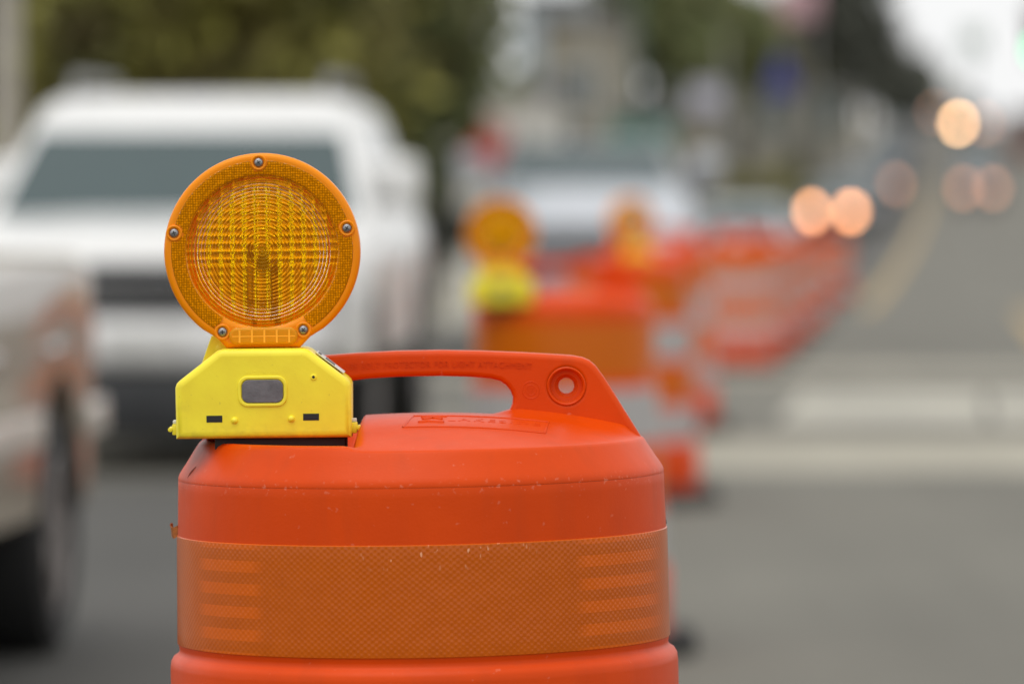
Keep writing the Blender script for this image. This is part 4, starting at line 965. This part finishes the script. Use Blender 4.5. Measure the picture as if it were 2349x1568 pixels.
# traffic signal reaching in from the right
ts = thing('traffic_signal', 'traffic signal with its green light lit, at the upper right edge', 'traffic light', (13.2, 120, gz(120)), (0, 0, 0))
MB().tube([(0, 0, -0.1), (0, 0, 5.2)], [0.13, 0.09], 14).build('post', M['pole_green'], ts)
MB().tube([(0, 0, 5.0), (-2.45, 0, 5.35)], [0.07, 0.05], 10).build('mast_arm', M['pole_green'], ts)
hx = V(2378, 424, 120).x - 13.2; hz = V(0, 115, 120).z - gz(120)
hd = MB().box(hx - 0.18, hx + 0.18, -0.12, 0.12, hz - 0.2, hz + 0.95, bev=0.03).build('signal_head', M['doord'], ts)
for i, m in enumerate((emit('signal_green', (0.04, 1.0, 0.35), 3.0), mat('signal_amber_off', (0.12, 0.07, 0.01), 0.3), mat('signal_red_off', (0.12, 0.015, 0.01), 0.3))):
    a, b = curve_mesh([circ(0.15, 28)], 0.012, 0.004, 1); MB().add(a, b, 0, Matrix.Translation((hx, -0.13, hz + i * 0.36)) @ TO_XZ).build('lens', m, hd)
    MB().tube([(hx + 0.165*math.cos(t), -0.14, hz + i*0.36 + 0.165*math.sin(t)) for t in [R(20 + 14*j) for j in range(11)]], 0.012, 6).build('visor', M['doord'], hd)

# ------------------------------------------------------------------ sky, sun, camera
w = bpy.data.worlds.new('World'); scene.world = w; w.use_nodes = True
nt = w.node_tree; nt.nodes.clear()
out = nt.nodes.new('ShaderNodeOutputWorld'); bg = nt.nodes.new('ShaderNodeBackground'); sky = nt.nodes.new('ShaderNodeTexSky'); hs = nt.nodes.new('ShaderNodeHueSaturation')
SUN_EL, SUN_AZ = 70, 205      # azimuth measured from +Y towards +X
sky.sky_type = 'NISHITA'; sky.sun_disc = False; sky.sun_elevation = R(SUN_EL); sky.sun_rotation = R(SUN_AZ)
sky.air_density = 1.0; sky.dust_density = 4.0; sky.ozone_density = 1.0
hs.inputs['Saturation'].default_value = 0.16; hs.inputs['Value'].default_value = 1.0
bg.inputs[1].default_value = 0.15
nt.links.new(sky.outputs[0], hs.inputs['Color']); # overcast: a bright, slightly uneven cloud deck covers most of the blue sky
tc = nt.nodes.new('ShaderNodeTexCoord'); cn = nt.nodes.new('ShaderNodeTexNoise'); cn.inputs['Scale'].default_value = 2.2; cn.inputs['Detail'].default_value = 4
nt.links.new(tc.outputs['Generated'], cn.inputs['Vector'])
cc = nt.nodes.new('ShaderNodeMix'); cc.data_type = 'RGBA'; cc.inputs[6].default_value = (5.2, 5.25, 5.3, 1); cc.inputs[7].default_value = (7.4, 7.4, 7.3, 1)
nt.links.new(cn.outputs['Fac'], cc.inputs[0])
cm = nt.nodes.new('ShaderNodeMix'); cm.data_type = 'RGBA'; cm.inputs[0].default_value = 0.85
nt.links.new(hs.outputs[0], cm.inputs[6]); nt.links.new(cc.outputs[2], cm.inputs[7]); nt.links.new(cm.outputs[2], bg.inputs[0]); nt.links.new(bg.outputs[0], out.inputs[0])
sl = bpy.data.lights.new('sun', 'SUN'); sl.energy = 0.9; sl.angle = R(45); sl.color = (1.0, 0.96, 0.9)
so = bpy.data.objects.new('sun', sl); COL.objects.link(so); so.location = (0, 0, 30)
dirv = Vector((math.sin(R(SUN_AZ)) * math.cos(R(SUN_EL)), math.cos(R(SUN_AZ)) * math.cos(R(SUN_EL)), math.sin(R(SUN_EL))))
so.rotation_euler = dirv.to_track_quat('Z', 'Y').to_euler()

cd = bpy.data.cameras.new('camera'); cam = bpy.data.objects.new('camera', cd); COL.objects.link(cam)
cd.sensor_width = 36; cd.lens = 36 * F / 2349; cd.clip_start = 0.05; cd.clip_end = 9000
cam.location = (0, 0, H); cam.rotation_euler = (R(90) - math.atan((784 - 424) / F), 0, 0)
cd.dof.use_dof = True; cd.dof.focus_distance = 5.38; cd.dof.aperture_fstop = 4.2; cd.dof.aperture_ratio = 1.15
scene.camera = cam
scene.view_settings.view_transform = 'Standard'; scene.view_settings.look = 'None'; scene.view_settings.exposure = 0.25; scene.view_settings.gamma = 1
scene.render.engine = 'CYCLES'
cy = scene.cycles
cy.use_adaptive_sampling = False; cy.use_denoising = True
try: cy.denoiser = 'OPENIMAGEDENOISE'
except Exception: pass
cy.max_bounces = 16; cy.transmission_bounces = 14; cy.glossy_bounces = 5; cy.diffuse_bounces = 4; cy.transparent_max_bounces = 8
cy.caustics_refractive = True; cy.caustics_reflective = False; cy.sample_clamp_indirect = 8.0; cy.blur_glossy = 0.3
